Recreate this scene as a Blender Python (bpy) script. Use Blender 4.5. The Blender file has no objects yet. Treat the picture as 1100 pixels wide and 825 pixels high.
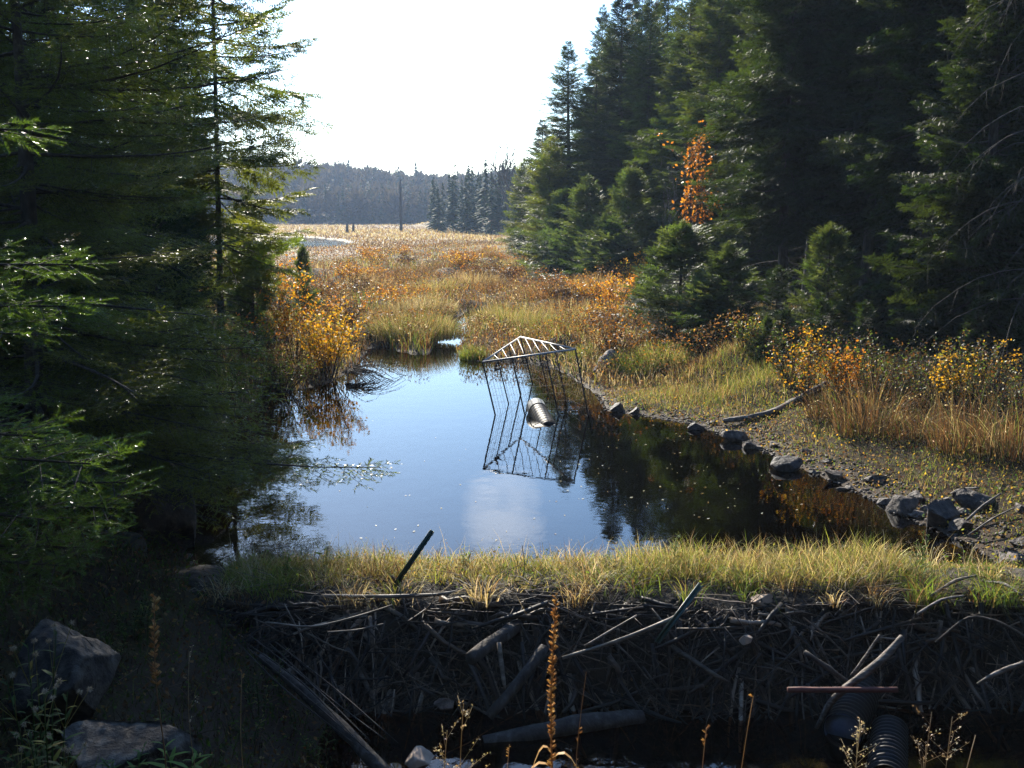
import bpy, bmesh, math, random
import numpy as np
from mathutils import Vector, Matrix

rnd = random.Random(7)
RG = np.random.default_rng(11)
S = bpy.context.scene
COL = S.collection
R_ = math.radians

# ------------------------------------------------------------------ camera
CAM_H = 4.0
FPX = 1079.0            # focal length in photo pixels (1100 px wide)
PITCH = math.atan((412.5 - 228.0) / FPX)
cam_d = bpy.data.cameras.new('camera')
cam_d.sensor_width = 36.0
cam_d.lens = FPX / 1100.0 * 36.0
cam_d.clip_start = 0.05
cam_d.clip_end = 4000.0
cam = bpy.data.objects.new('camera', cam_d)
COL.objects.link(cam)
cam.location = (0, 0, CAM_H)
cam.rotation_euler = (math.pi / 2 - PITCH, 0, 0)
S.camera = cam

# ------------------------------------------------------------------ light
SUN_AZ, SUN_EL = -14.0, 29.0        # azimuth from +Y, negative = left
SUN_STRENGTH = 5.0
SKY_STRENGTH = 0.15
EXPOSURE = 1.45
sd = bpy.data.lights.new('sun', 'SUN')
sd.energy = SUN_STRENGTH
sd.angle = R_(0.53)
sd.color = (1.0, 0.92, 0.78)
sun = bpy.data.objects.new('sun', sd)
COL.objects.link(sun)
sdir = Vector((math.sin(R_(SUN_AZ)) * math.cos(R_(SUN_EL)), math.cos(R_(SUN_AZ)) * math.cos(R_(SUN_EL)), math.sin(R_(SUN_EL))))
sun.rotation_euler = (-sdir).to_track_quat('-Z', 'Y').to_euler()

world = bpy.data.worlds.new('World')
S.world = world
world.use_nodes = True
wt = world.node_tree
wt.nodes.clear()
wo = wt.nodes.new('ShaderNodeOutputWorld')
bg = wt.nodes.new('ShaderNodeBackground')
sky = wt.nodes.new('ShaderNodeTexSky')
sky.sky_type = 'NISHITA'
sky.sun_disc = False
sky.sun_elevation = R_(SUN_EL)
sky.sun_rotation = R_(SUN_AZ)
sky.air_density = 1.2
sky.dust_density = 0.28
sky.ozone_density = 7.0
# thin cirrus wisps on the sky
tc = wt.nodes.new('ShaderNodeTexCoord')
mp = wt.nodes.new('ShaderNodeMapping')
mp.inputs['Scale'].default_value = (16.0, 16.0, 34.0)
mp.inputs['Location'].default_value = (3.1, 0.4, 1.7)
ns = wt.nodes.new('ShaderNodeTexNoise')
ns.inputs['Scale'].default_value = 1.0
ns.inputs['Detail'].default_value = 6.0
ns.inputs['Distortion'].default_value = 0.4
dt = wt.nodes.new('ShaderNodeVectorMath'); dt.operation = 'DOT_PRODUCT'
ce, ca = R_(17.0), R_(-0.5)
dt.inputs[1].default_value = (math.sin(ca) * math.cos(ce), math.cos(ca) * math.cos(ce), math.sin(ce))
near = wt.nodes.new('ShaderNodeMapRange'); near.interpolation_type = 'SMOOTHSTEP'
near.inputs['From Min'].default_value = math.cos(R_(3.6)); near.inputs['From Max'].default_value = 1.0
near.inputs['To Min'].default_value = 0.0; near.inputs['To Max'].default_value = 1.0
addn = wt.nodes.new('ShaderNodeMath'); addn.operation = 'MULTIPLY'
rng_ = wt.nodes.new('ShaderNodeMapRange')
rng_.inputs['From Min'].default_value = 0.22; rng_.inputs['From Max'].default_value = 0.62
rng_.inputs['To Max'].default_value = 0.36
mixc = wt.nodes.new('ShaderNodeMixRGB')
mixc.inputs['Color2'].default_value = (14.0, 14.5, 15.5, 1)
L = wt.links.new
L(tc.outputs['Generated'], mp.inputs['Vector']); L(mp.outputs['Vector'], ns.inputs['Vector'])
L(tc.outputs['Generated'], dt.inputs[0]); L(dt.outputs['Value'], near.inputs['Value'])
L(ns.outputs['Fac'], addn.inputs[0]); L(near.outputs['Result'], addn.inputs[1])
L(addn.outputs['Value'], rng_.inputs['Value'])
L(sky.outputs['Color'], mixc.inputs['Color1']); L(rng_.outputs['Result'], mixc.inputs['Fac'])
L(mixc.outputs['Color'], bg.inputs['Color'])
bg.inputs['Strength'].default_value = SKY_STRENGTH
L(bg.outputs['Background'], wo.inputs['Surface'])

S.view_settings.view_transform = 'Standard'
S.view_settings.look = 'None'
S.view_settings.exposure = EXPOSURE
S.view_settings.gamma = 1.0
S.view_settings.use_curve_mapping = False
S.render.engine = 'CYCLES'
S.cycles.max_bounces = 8
S.cycles.transparent_max_bounces = 24
S.cycles.diffuse_bounces = 2
S.cycles.glossy_bounces = 3
S.cycles.transmission_bounces = 4
S.cycles.volume_bounces = 0
S.cycles.caustics_reflective = False
S.cycles.caustics_refractive = False
S.cycles.use_denoising = True
S.cycles.denoiser = 'OPENIMAGEDENOISE'
S.cycles.denoising_prefilter = 'NONE'

# ------------------------------------------------------------------ helpers
CP, SP = math.cos(PITCH), math.sin(PITCH)
def ray(px, py):
    u = (px - 550.0) / FPX; v = (412.5 - py) / FPX
    return Vector((u, CP + v * SP, -SP + v * CP))
def at(px, py, z=0.0):
    d = ray(px, py); k = (z - CAM_H) / d.z
    return Vector((0, 0, CAM_H)) + d * k
def pt(px, py, y):
    d = ray(px, py); k = y / d.y
    return Vector((0, 0, CAM_H)) + d * k

def value_noise(x, y, seed=0, octaves=3):
    x = np.asarray(x, float); y = np.asarray(y, float)
    out = np.zeros(np.broadcast(x, y).shape); amp = 1.0; tot = 0.0; f = 1.0
    for o in range(octaves):
        xf, yf = x * f + 37.1 * o + seed * 13.7, y * f - 11.3 * o + seed * 7.9
        xi, yi = np.floor(xf).astype(np.int64), np.floor(yf).astype(np.int64)
        u, v = xf - xi, yf - yi
        u = u * u * (3 - 2 * u); v = v * v * (3 - 2 * v)
        def h(a, b):
            n = (a * 374761393 + b * 668265263 + seed * 974711 + o * 1013) & 0xffffffff
            n = ((n ^ (n >> 13)) * 1274126177) & 0xffffffff
            return ((n ^ (n >> 16)) & 0xffff) / 65535.0
        out += amp * ((h(xi, yi) * (1 - u) + h(xi + 1, yi) * u) * (1 - v) + (h(xi, yi + 1) * (1 - u) + h(xi + 1, yi + 1) * u) * v)
        tot += amp; amp *= 0.5; f *= 2.0
    return out / tot

def sstep(a, b, x):
    t = np.clip((np.asarray(x, float) - a) / (b - a), 0, 1)
    return t * t * (3 - 2 * t)

def tag(o, label=None, cat=None, group=None, kind=None):
    if label: o['label'] = label
    if cat: o['category'] = cat
    if group: o['group'] = group
    if kind: o['kind'] = kind
    return o

def empty(name, loc=(0, 0, 0), rz=0.0):
    o = bpy.data.objects.new(name, None)
    COL.objects.link(o); o.location = loc; o.rotation_euler = (0, 0, rz)
    o.empty_display_size = 0.2
    return o

def link_mesh(name, me, mat, parent=None):
    o = bpy.data.objects.new(name, me)
    COL.objects.link(o)
    if mat is not None and len(me.materials) == 0: me.materials.append(mat)
    if parent is not None: o.parent = parent
    return o

def tri_data(name, V, T, tint=None, smooth=False):
    V = np.ascontiguousarray(V, dtype=np.float32); T = np.ascontiguousarray(T, dtype=np.int32)
    me = bpy.data.meshes.new(name)
    me.vertices.add(len(V)); me.vertices.foreach_set('co', V.ravel())
    me.loops.add(len(T) * 3); me.loops.foreach_set('vertex_index', T.ravel())
    me.polygons.add(len(T))
    me.polygons.foreach_set('loop_start', np.arange(0, len(T) * 3, 3, dtype=np.int32))
    me.polygons.foreach_set('loop_total', np.full(len(T), 3, dtype=np.int32))
    if smooth: me.polygons.foreach_set('use_smooth', np.ones(len(T), dtype=bool))
    if tint is not None:
        a = me.attributes.new('tint', 'FLOAT_COLOR', 'POINT')
        c = np.ones((len(V), 4), dtype=np.float32); c[:, :3] = tint
        a.data.foreach_set('color', c.ravel())
    me.update(calc_edges=True)
    return me

def tri_obj(name, V, T, mat, parent=None, tint=None, smooth=False):
    return link_mesh(name, tri_data(name, V, T, tint, smooth), mat, parent)

class Acc:
    """collects triangle pieces"""
    def __init__(self): self.V = []; self.T = []; self.C = []; self.n = 0
    def add(self, V, T, c=None):
        V = np.asarray(V, float); T = np.asarray(T, int)
        self.V.append(V); self.T.append(T + self.n); self.n += len(V)
        c = np.ones(3) if c is None else np.asarray(c, float)
        self.C.append(np.broadcast_to(c, (len(V), 3)))
    def arrays(self): return np.concatenate(self.V), np.concatenate(self.T), np.concatenate(self.C)
    def obj(self, name, mat, parent=None, smooth=False, origin=None):
        V, T, C = self.arrays()
        if origin is not None: V = V - np.asarray(origin, float)
        o = tri_obj(name, V, T, mat, parent, C, smooth)
        if origin is not None: o.location = origin
        return o

def place(V, T, Rm, t):
    k, n = len(t), len(V)
    out = (np.einsum('kij,nj->kni', Rm, V) + t[:, None, :]).reshape(-1, 3)
    Tt = (T[None, :, :] + (np.arange(k) * n)[:, None, None]).reshape(-1, 3)
    return out, Tt

def frames(D, U, scale):
    D = D / np.linalg.norm(D, axis=1, keepdims=True)
    Z = U - (U * D).sum(1, keepdims=True) * D
    nz = np.linalg.norm(Z, axis=1, keepdims=True)
    Z = np.where(nz < 1e-4, np.array([[1.0, 0.01, 0]]), Z); Z /= np.linalg.norm(Z, axis=1, keepdims=True)
    Y = np.cross(Z, D)
    return np.stack([D, Y, Z], axis=2) * np.asarray(scale, float).reshape(-1, 1, 1)

def tube_tris(P, rad, sides=6, cap=True, rough=0.0):
    P = np.asarray(P, float); n = len(P)
    rad = np.broadcast_to(np.asarray(rad, float), (n,))
    tan = np.gradient(P, axis=0); tan /= np.linalg.norm(tan, axis=1, keepdims=True) + 1e-9
    ref = np.array([0, 0, 1.0]) if abs(tan[0, 2]) < 0.9 else np.array([1.0, 0, 0])
    V = []
    for i in range(n):
        a = np.cross(tan[i], ref); a /= np.linalg.norm(a) + 1e-9
        b = np.cross(tan[i], a)
        ref = np.cross(a, tan[i])
        th = np.arange(sides) * 2 * math.pi / sides
        r = rad[i] * (1 + rough * (RG.random(sides) - 0.5))
        V.append(P[i] + (np.cos(th) * r)[:, None] * a + (np.sin(th) * r)[:, None] * b)
    V = np.concatenate(V); T = []
    for i in range(n - 1):
        for k in range(sides):
            a0, a1 = i * sides + k, i * sides + (k + 1) % sides
            T.append((a0, a1, a1 + sides)); T.append((a0, a1 + sides, a0 + sides))
    if cap:
        c0, c1 = len(V), len(V) + 1
        V = np.concatenate([V, P[:1], P[-1:]])
        for k in range(sides):
            T.append((c0, (k + 1) % sides, k)); T.append((c1, (n - 1) * sides + k, (n - 1) * sides + (k + 1) % sides))
    return V, np.array(T)

def box_tris(c, s, M=None):
    x, y, z = np.array(s) / 2.0
    V = np.array([[-x, -y, -z], [x, -y, -z], [x, y, -z], [-x, y, -z], [-x, -y, z], [x, -y, z], [x, y, z], [-x, y, z]])
    F = [(0, 3, 2, 1), (4, 5, 6, 7), (0, 1, 5, 4), (1, 2, 6, 5), (2, 3, 7, 6), (3, 0, 4, 7)]
    T = [t for f in F for t in ((f[0], f[1], f[2]), (f[0], f[2], f[3]))]
    if M is not None: V = V @ np.array(M).T
    return V + np.array(c), np.array(T)

# ------------------------------------------------------------------ materials
def new_mat(name):
    m = bpy.data.materials.new(name); m.use_nodes = True
    nt = m.node_tree; nt.nodes.clear()
    out = nt.nodes.new('ShaderNodeOutputMaterial')
    return m, nt, out

def noise_ramp(nt, scale, stops, detail=6.0, rough=0.6, coord='Object', stretch=None, dist=0.0):
    tc = nt.nodes.new('ShaderNodeTexCoord'); n = nt.nodes.new('ShaderNodeTexNoise')
    n.inputs['Scale'].default_value = scale; n.inputs['Detail'].default_value = detail
    n.inputs['Roughness'].default_value = rough; n.inputs['Distortion'].default_value = dist
    if stretch:
        mp = nt.nodes.new('ShaderNodeMapping'); mp.inputs['Scale'].default_value = stretch
        nt.links.new(tc.outputs[coord], mp.inputs['Vector']); nt.links.new(mp.outputs['Vector'], n.inputs['Vector'])
    else: nt.links.new(tc.outputs[coord], n.inputs['Vector'])
    r = nt.nodes.new('ShaderNodeValToRGB')
    el = r.color_ramp.elements
    while len(el) > 1: el.remove(el[-1])
    el[0].position = stops[0][0]; el[0].color = (*stops[0][1], 1)
    for p, c in stops[1:]:
        e = el.new(p); e.color = (*c, 1)
    nt.links.new(n.outputs['Fac'], r.inputs['Fac'])
    return n, r

def bump(nt, height_socket, bsdf, strength, dist=0.02):
    b = nt.nodes.new('ShaderNodeBump'); b.inputs['Strength'].default_value = strength; b.inputs['Distance'].default_value = dist
    nt.links.new(height_socket, b.inputs['Height']); nt.links.new(b.outputs['Normal'], bsdf.inputs['Normal'])

def solid_mat(name, stops, scale=8.0, rough=0.8, bump_s=0.4, bump_d=0.02, stretch=None, spec=0.4, metal=0.0, tinted=False):
    m, nt, out = new_mat(name)
    b = nt.nodes.new('ShaderNodeBsdfPrincipled')
    n, r = noise_ramp(nt, scale, stops, stretch=stretch)
    col = r.outputs['Color']
    if tinted:
        a = nt.nodes.new('ShaderNodeAttribute'); a.attribute_name = 'tint'
        mu = nt.nodes.new('ShaderNodeMixRGB'); mu.blend_type = 'MULTIPLY'; mu.inputs['Fac'].default_value = 1
        nt.links.new(col, mu.inputs['Color1']); nt.links.new(a.outputs['Color'], mu.inputs['Color2']); col = mu.outputs['Color']
    nt.links.new(col, b.inputs['Base Color'])
    b.inputs['Roughness'].default_value = rough; b.inputs['Metallic'].default_value = metal
    b.inputs['Specular IOR Level'].default_value = spec
    if bump_s: bump(nt, n.outputs['Fac'], b, bump_s, bump_d)
    nt.links.new(b.outputs['BSDF'], out.inputs['Surface'])
    return m

def leaf_mat(name, transl=0.45, rough=0.45, spec=0.4, tcol=(1.25, 1.15, 0.6)):
    """thin leaf: colour from the leaf's own tint, lets light through"""
    m, nt, out = new_mat(name)
    a = nt.nodes.new('ShaderNodeAttribute'); a.attribute_name = 'tint'
    b = nt.nodes.new('ShaderNodeBsdfPrincipled')
    b.inputs['Roughness'].default_value = rough; b.inputs['Specular IOR Level'].default_value = spec
    t = nt.nodes.new('ShaderNodeBsdfTranslucent')
    mu = nt.nodes.new('ShaderNodeMixRGB'); mu.blend_type = 'MULTIPLY'; mu.inputs['Fac'].default_value = 1
    mu.inputs['Color2'].default_value = (*tcol, 1)
    mx = nt.nodes.new('ShaderNodeMixShader'); mx.inputs['Fac'].default_value = transl
    nt.links.new(a.outputs['Color'], b.inputs['Base Color']); nt.links.new(a.outputs['Color'], mu.inputs['Color1'])
    nt.links.new(mu.outputs['Color'], t.inputs['Color'])
    nt.links.new(b.outputs['BSDF'], mx.inputs[1]); nt.links.new(t.outputs['BSDF'], mx.inputs[2])
    nt.links.new(mx.outputs['Shader'], out.inputs['Surface'])
    return m

M = {}
M['needles'] = leaf_mat('needles', 0.56, 0.30, 0.45, (1.7, 1.6, 0.45))
M['spray_needles'] = leaf_mat('spray_needles', 0.54, 0.5, 0.18, (1.7, 1.55, 0.45))
M['far_needles'] = leaf_mat('far_needles', 0.25, 0.8, 0.08, (1.1, 1.2, 0.6))
M['leaves'] = leaf_mat('leaves', 0.5, 0.5, 0.3, (1.3, 1.1, 0.5))
M['grass'] = leaf_mat('grass_blades', 0.55, 0.6, 0.14, (1.18, 1.06, 0.72))
M['dry'] = leaf_mat('dry_stalks', 0.35, 0.6, 0.25, (1.2, 1.05, 0.7))
M['bark'] = solid_mat('bark', [(0.3, (0.018, 0.014, 0.011)), (0.55, (0.05, 0.04, 0.032)), (0.75, (0.11, 0.10, 0.09))], 14, 0.9, 1.0, 0.03, (1, 1, 0.35))
M['deadwood'] = solid_mat('dead_wood', [(0.32, (0.035, 0.028, 0.022)), (0.5, (0.11, 0.09, 0.072)), (0.7, (0.27, 0.235, 0.20))], 9, 0.8, 0.9, 0.02, (0.6, 4, 4))
M['stick'] = solid_mat('peeled_sticks', [(0.3, (0.040, 0.029, 0.020)), (0.5, (0.13, 0.098, 0.07)), (0.7, (0.28, 0.235, 0.19))], 6, 0.65, 0.4, 0.006, (0.6, 4, 4), tinted=True)
M['rock'] = solid_mat('rock', [(0.3, (0.030, 0.023, 0.018)), (0.5, (0.075, 0.058, 0.046)), (0.7, (0.21, 0.17, 0.14))], 9, 0.7, 1.0, 0.05, tinted=True)
M['lichen_rock'] = solid_mat('lichen_rock', [(0.35, (0.06, 0.055, 0.05)), (0.5, (0.14, 0.13, 0.12)), (0.58, (0.30, 0.30, 0.29)), (0.75, (0.38, 0.38, 0.37))], 9, 0.85, 1.0, 0.05, tinted=True)
M['tan_rock'] = solid_mat('tan_rock', [(0.3, (0.22, 0.15, 0.10)), (0.6, (0.40, 0.29, 0.21)), (0.8, (0.5, 0.4, 0.3))], 5, 0.8, 0.5, 0.02)
M['green_metal'] = solid_mat('green_painted_metal', [(0.3, (0.012, 0.035, 0.025)), (0.7, (0.02, 0.055, 0.04))], 20, 0.45, 0.2, 0.002)
M['grey_bar'] = solid_mat('weathered_grey_bar', [(0.3, (0.22, 0.20, 0.18)), (0.6, (0.36, 0.34, 0.32)), (0.8, (0.48, 0.46, 0.44))], 14, 0.5, 0.3, 0.003)
M['rusty_bar'] = solid_mat('dark_rusty_bar', [(0.3, (0.025, 0.018, 0.014)), (0.7, (0.07, 0.045, 0.03))], 20, 0.7, 0.4, 0.003)
M['black_plastic'] = solid_mat('black_plastic', [(0.3, (0.006, 0.0055, 0.005)), (0.7, (0.016, 0.014, 0.012))], 12, 0.55, 0.2, 0.003, spec=0.25)
M['glint_plastic'] = solid_mat('pale_glint_plastic', [(0.3, (0.16, 0.16, 0.14)), (0.7, (0.50, 0.50, 0.45))], 12, 0.65, 0.2, 0.003)  # pale tone paints the sun glint on the dark intake pipe
M['sky_reflection'] = solid_mat('sky_reflection_blue', [(0.3, (0.06, 0.09, 0.15)), (0.7, (0.10, 0.14, 0.22))], 10, 0.4, 0.2, 0.003)  # blue-grey stands in for sky mirrored in the outflowing water
M['red_bar'] = solid_mat('red_brown_bar', [(0.3, (0.06, 0.018, 0.014)), (0.7, (0.13, 0.04, 0.03))], 16, 0.7, 0.3, 0.003)

def ground_mat():
    m, nt, out = new_mat('ground_soil')
    b = nt.nodes.new('ShaderNodeBsdfPrincipled'); b.inputs['Roughness'].default_value = 0.9; b.inputs['Specular IOR Level'].default_value = 0.15
    n1, r1 = noise_ramp(nt, 2.5, [(0.3, (0.014, 0.009, 0.005)), (0.5, (0.030, 0.019, 0.009)), (0.62, (0.042, 0.035, 0.012)), (0.78, (0.085, 0.056, 0.028))], 8, 0.7)
    n2, r2 = noise_ramp(nt, 30, [(0.3, (0.45, 0.45, 0.45)), (0.7, (1.5, 1.45, 1.35))], 4, 0.7)
    mu = nt.nodes.new('ShaderNodeMixRGB'); mu.blend_type = 'MULTIPLY'; mu.inputs['Fac'].default_value = 1
    nt.links.new(r1.outputs['Color'], mu.inputs['Color1']); nt.links.new(r2.outputs['Color'], mu.inputs['Color2'])
    # wet mud below about 12 cm above the pond
    g = nt.nodes.new('ShaderNodeNewGeometry'); sx = nt.nodes.new('ShaderNodeSeparateXYZ')
    nt.links.new(g.outputs['Position'], sx.inputs['Vector'])
    mr = nt.nodes.new('ShaderNodeMapRange'); mr.inputs['From Min'].default_value = 0.02; mr.inputs['From Max'].default_value = 0.2
    nt.links.new(sx.outputs['Z'], mr.inputs['Value'])
    mud = nt.nodes.new('ShaderNodeMixRGB'); mud.inputs['Color1'].default_value = (0.042, 0.027, 0.015, 1)
    nt.links.new(mr.outputs['Result'], mud.inputs['Fac']); nt.links.new(mu.outputs['Color'], mud.inputs['Color2'])
    # the far meadow is dry sedge
    far = nt.nodes.new('ShaderNodeMapRange'); far.inputs['From Min'].default_value = 30; far.inputs['From Max'].default_value = 130
    nt.links.new(sx.outputs['Y'], far.inputs['Value'])
    n3, r3 = noise_ramp(nt, 0.08, [(0.3, (0.16, 0.11, 0.05)), (0.5, (0.22, 0.16, 0.08)), (0.7, (0.27, 0.21, 0.12))], 5, 0.6)
    wd = nt.nodes.new('ShaderNodeMapRange'); wd.inputs['From Min'].default_value = 325; wd.inputs['From Max'].default_value = 345
    nt.links.new(sx.outputs['Y'], wd.inputs['Value'])
    m4 = nt.nodes.new('ShaderNodeMixRGB'); m4.inputs['Color2'].default_value = (0.035, 0.026, 0.02, 1)
    nt.links.new(wd.outputs['Result'], m4.inputs['Fac']); nt.links.new(r3.outputs['Color'], m4.inputs['Color1'])
    mf = nt.nodes.new('ShaderNodeMixRGB'); nt.links.new(far.outputs['Result'], mf.inputs['Fac'])
    nt.links.new(mud.outputs['Color'], mf.inputs['Color1']); nt.links.new(m4.outputs['Color'], mf.inputs['Color2'])
    nt.links.new(mf.outputs['Color'], b.inputs['Base Color'])
    rr = nt.nodes.new('ShaderNodeMapRange'); rr.inputs['To Min'].default_value = 0.75; rr.inputs['To Max'].default_value = 0.95
    nt.links.new(mr.outputs['Result'], rr.inputs['Value']); nt.links.new(rr.outputs['Result'], b.inputs['Roughness'])
    bump(nt, n2.outputs['Fac'], b, 0.8, 0.04)
    nt.links.new(b.outputs['BSDF'], out.inputs['Surface'])
    return m
M['ground'] = ground_mat()
M['dam_soil'] = solid_mat('dam_soil', [(0.3, (0.010, 0.007, 0.004)), (0.6, (0.028, 0.019, 0.011)), (0.8, (0.06, 0.043, 0.027))], 9, 0.9, 1.0, 0.06)

def water_mat(name, tint, ripple):
    m, nt, out = new_mat(name)
    fr = nt.nodes.new('ShaderNodeFresnel'); fr.inputs['IOR'].default_value = 1.40
    gl = nt.nodes.new('ShaderNodeBsdfGlossy'); gl.inputs['Roughness'].default_value = 0.012
    tr = nt.nodes.new('ShaderNodeBsdfTransparent'); tr.inputs['Color'].default_value = (*tint, 1)
    mx = nt.nodes.new('ShaderNodeMixShader')
    tc = nt.nodes.new('ShaderNodeTexCoord')
    n1 = nt.nodes.new('ShaderNodeTexNoise'); n1.inputs['Scale'].default_value = 2.2; n1.inputs['Detail'].default_value = 3
    n2 = nt.nodes.new('ShaderNodeTexNoise'); n2.inputs['Scale'].default_value = 14.0; n2.inputs['Detail'].default_value = 2
    ad = nt.nodes.new('ShaderNodeMath'); ad.operation = 'MULTIPLY_ADD'; ad.inputs[1].default_value = 0.12
    nt.links.new(tc.outputs['Object'], n1.inputs['Vector']); nt.links.new(tc.outputs['Object'], n2.inputs['Vector'])
    nt.links.new(n2.outputs['Fac'], ad.inputs[0]); nt.links.new(n1.outputs['Fac'], ad.inputs[2])
    bp = nt.nodes.new('ShaderNodeBump'); bp.inputs['Strength'].default_value = ripple; bp.inputs['Distance'].default_value = 0.02
    nt.links.new(ad.outputs['Value'], bp.inputs['Height'])
    for x in (fr, gl): nt.links.new(bp.outputs['Normal'], x.inputs['Normal'])
    nt.links.new(fr.outputs['Fac'], mx.inputs['Fac']); nt.links.new(tr.outputs['BSDF'], mx.inputs[1]); nt.links.new(gl.outputs['BSDF'], mx.inputs[2])
    nt.links.new(mx.outputs['Shader'], out.inputs['Surface'])
    return m
M['water'] = water_mat('pond_water', (0.50, 0.30, 0.14), 0.10)
M['stream'] = water_mat('stream_water', (0.45, 0.22, 0.10), 0.12)

# ------------------------------------------------------------------ terrain
def W(px, py): p = at(px, py, 0.0); return (p.x, p.y)
POND = [(-3.0, 10.2), (5.7, 10.2), W(1085, 613), W(1030, 583), W(962, 552), W(900, 520), W(850, 502), W(800, 477), W(740, 456), W(690, 448), W(650, 442),
        W(640, 425), W(612, 405), W(590, 394), W(560, 388), W(530, 390), W(500, 388), W(489, 378), W(499, 360), W(512, 345), W(530, 333), W(506, 333), W(484, 346), W(474, 364), W(462, 382),
        W(432, 380), W(412, 373), W(398, 374), W(385, 392), W(360, 410), W(330, 418), W(290, 424), W(250, 450), W(205, 500), W(190, 545), W(205, 590)]
FARPOND = [(-62, 108), (-40, 107), (-29, 109), (-21, 116), (-20.0, 128), (-24, 145), (-33, 166), (-64, 172)]

def poly_sd(x, y, poly):
    """signed distance, positive inside"""
    P = np.array(poly); Q = np.roll(P, -1, axis=0)
    d2 = np.full(x.shape, 1e18); ins = np.zeros(x.shape, bool)
    for (ax, ay), (bx, by) in zip(P, Q):
        ex, ey = bx - ax, by - ay
        t = np.clip(((x - ax) * ex + (y - ay) * ey) / (ex * ex + ey * ey + 1e-12), 0, 1)
        d2 = np.minimum(d2, (x - ax - t * ex) ** 2 + (y - ay - t * ey) ** 2)
        c = ((ay > y) != (by > y)) & (x < (bx - ax) * (y - ay) / (by - ay + 1e-12) + ax)
        ins ^= c
    d = np.sqrt(d2)
    return np.where(ins, d, -d)

XR_Y = [0, 8, 10, 12, 15, 17, 19, 22, 26, 36, 50, 70, 100, 130, 170, 220, 300, 1000]
XR_X = [5.2, 5.4, 5.9, 5.7, 5.2, 4.6, 3.9, 4.0, 4.8, 6.0, 6.4, 4.6, 2.0, 1.0, -3.0, -8.0, -30.0, -30.0]
XL_Y = [0, 8, 10, 12, 14, 20, 24, 30, 45, 60, 1000]
XL_X = [-1.2, -1.8, -3.4, -3.9, -4.5, -5.2, -5.6, -8.0, -14.0, -60.0, -400.0]
def xr(y): return np.interp(y, XR_Y, XR_X)
def xl(y): return np.interp(y, XL_Y, XL_X)

def height(x, y):
    x = np.asarray(x, float); y = np.asarray(y, float)
    x, y = np.broadcast_arrays(x, y)
    r = np.maximum(0, x - xr(y)); l = np.maximum(0, xl(y) - x)
    rise = np.where(r < 4, 0.22 * r, 0.88 + 0.13 * (r - 4)); rise = 3.5 * np.tanh(rise / 3.5)
    lrise = np.where(l < 3, 0.45 * l, 1.35 + 0.15 * (l - 3)); lrise = 3.0 * np.tanh(lrise / 3.0)
    up = 0.10 + rise + lrise + 0.10 * (value_noise(x * 0.7, y * 0.7, 3) - 0.5) + 0.05 * (value_noise(x * 2.6, y * 2.6, 5) - 0.5)
    up = up + 1.5 * np.maximum(0, value_noise(x * 0.42, y * 0.34, 91, 2) - 0.42) * sstep(18.5, 22, y) * sstep(150, 90, y) * (x < xr(y) + 2) * (1 - sstep(62, 85, y) * sstep(-8, -15, x))
    # below the dam: the stream bed with the road bank on the camera's side
    bed = -1.25 + np.where(x < -1.0, 0.62 * (-1.0 - x), 0) + np.where(x > 4.6, 0.72 * (x - 4.6), 0)
    bed = np.minimum(bed, 2.0)
    sl = np.where(x < -1.5, 0.48, 0.66)
    sl = 0.66 - 0.18 * sstep(-0.8, -2.4, x)
    bank = np.where(y < 1.6, 2.4, 2.4 - sl * (y - 1.6))
    dn = np.maximum(bed, bank) + 0.12 * (value_noise(x * 1.5, y * 1.5, 9) - 0.5)
    k = sstep(9.4, 10.5, y)
    z = dn * (1 - k) + up * k
    # water bodies
    sd = poly_sd(x, y, POND)
    depth = -0.04 - 0.85 * (1 - np.exp(-np.maximum(sd, 0) / 1.1))
    lip = sstep(-0.9, 0.02, sd)
    shore = np.where(y > 9.8, z * (1 - lip) + 0.0 * lip, z)
    z = np.where((sd > 0) & (y > 9.8), depth, shore)
    near = (y > 100) & (y < 200)
    if near.any():
        sf = poly_sd(x, y, FARPOND)
        z = np.where(sf > 0, -0.05 - 0.3 * (1 - np.exp(-sf / 2)), z)
    # far wooded hill
    rr = np.hypot(x, y)
    hill = sstep(335, 480, rr) * np.where(y > 0, 1, 0) * sstep(0, 120, y)
    prof = 15.5 + 3.0 * (value_noise(x / 90.0, y / 90.0, 21) - 0.5) - 7.5 * sstep(-105, -10, x) * sstep(90, 20, x)
    return z + hill * prof

ys = np.concatenate([np.arange(-14, 4, 0.5), np.arange(4, 26, 0.14), np.arange(26, 60, 0.5), np.arange(60, 200, 2.0), np.arange(200, 520, 8.0), np.arange(520, 905, 48.0)])
xh = np.concatenate([np.arange(0, 9, 0.14), np.arange(9, 20, 0.5), np.arange(20, 70, 2.5), np.arange(70, 240, 10.0), np.arange(240, 905, 44.0)])
xs = np.concatenate([-xh[:0:-1], xh])
XX, YY = np.meshgrid(xs, ys)
ZZ = height(XX, YY)
nx, ny = len(xs), len(ys)
V = np.stack([XX.ravel(), YY.ravel(), ZZ.ravel()], 1)
ii = (np.arange(ny - 1)[:, None] * nx + np.arange(nx - 1)[None, :]).ravel()
T = np.concatenate([np.stack([ii, ii + 1, ii + nx + 1], 1), np.stack([ii, ii + nx + 1, ii + nx], 1)])
ground = tri_obj('ground', V, T, M['ground'], smooth=True)
tag(ground, kind='structure')

def hz(x, y): return float(height(np.array([x]), np.array([y]))[0])

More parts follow.
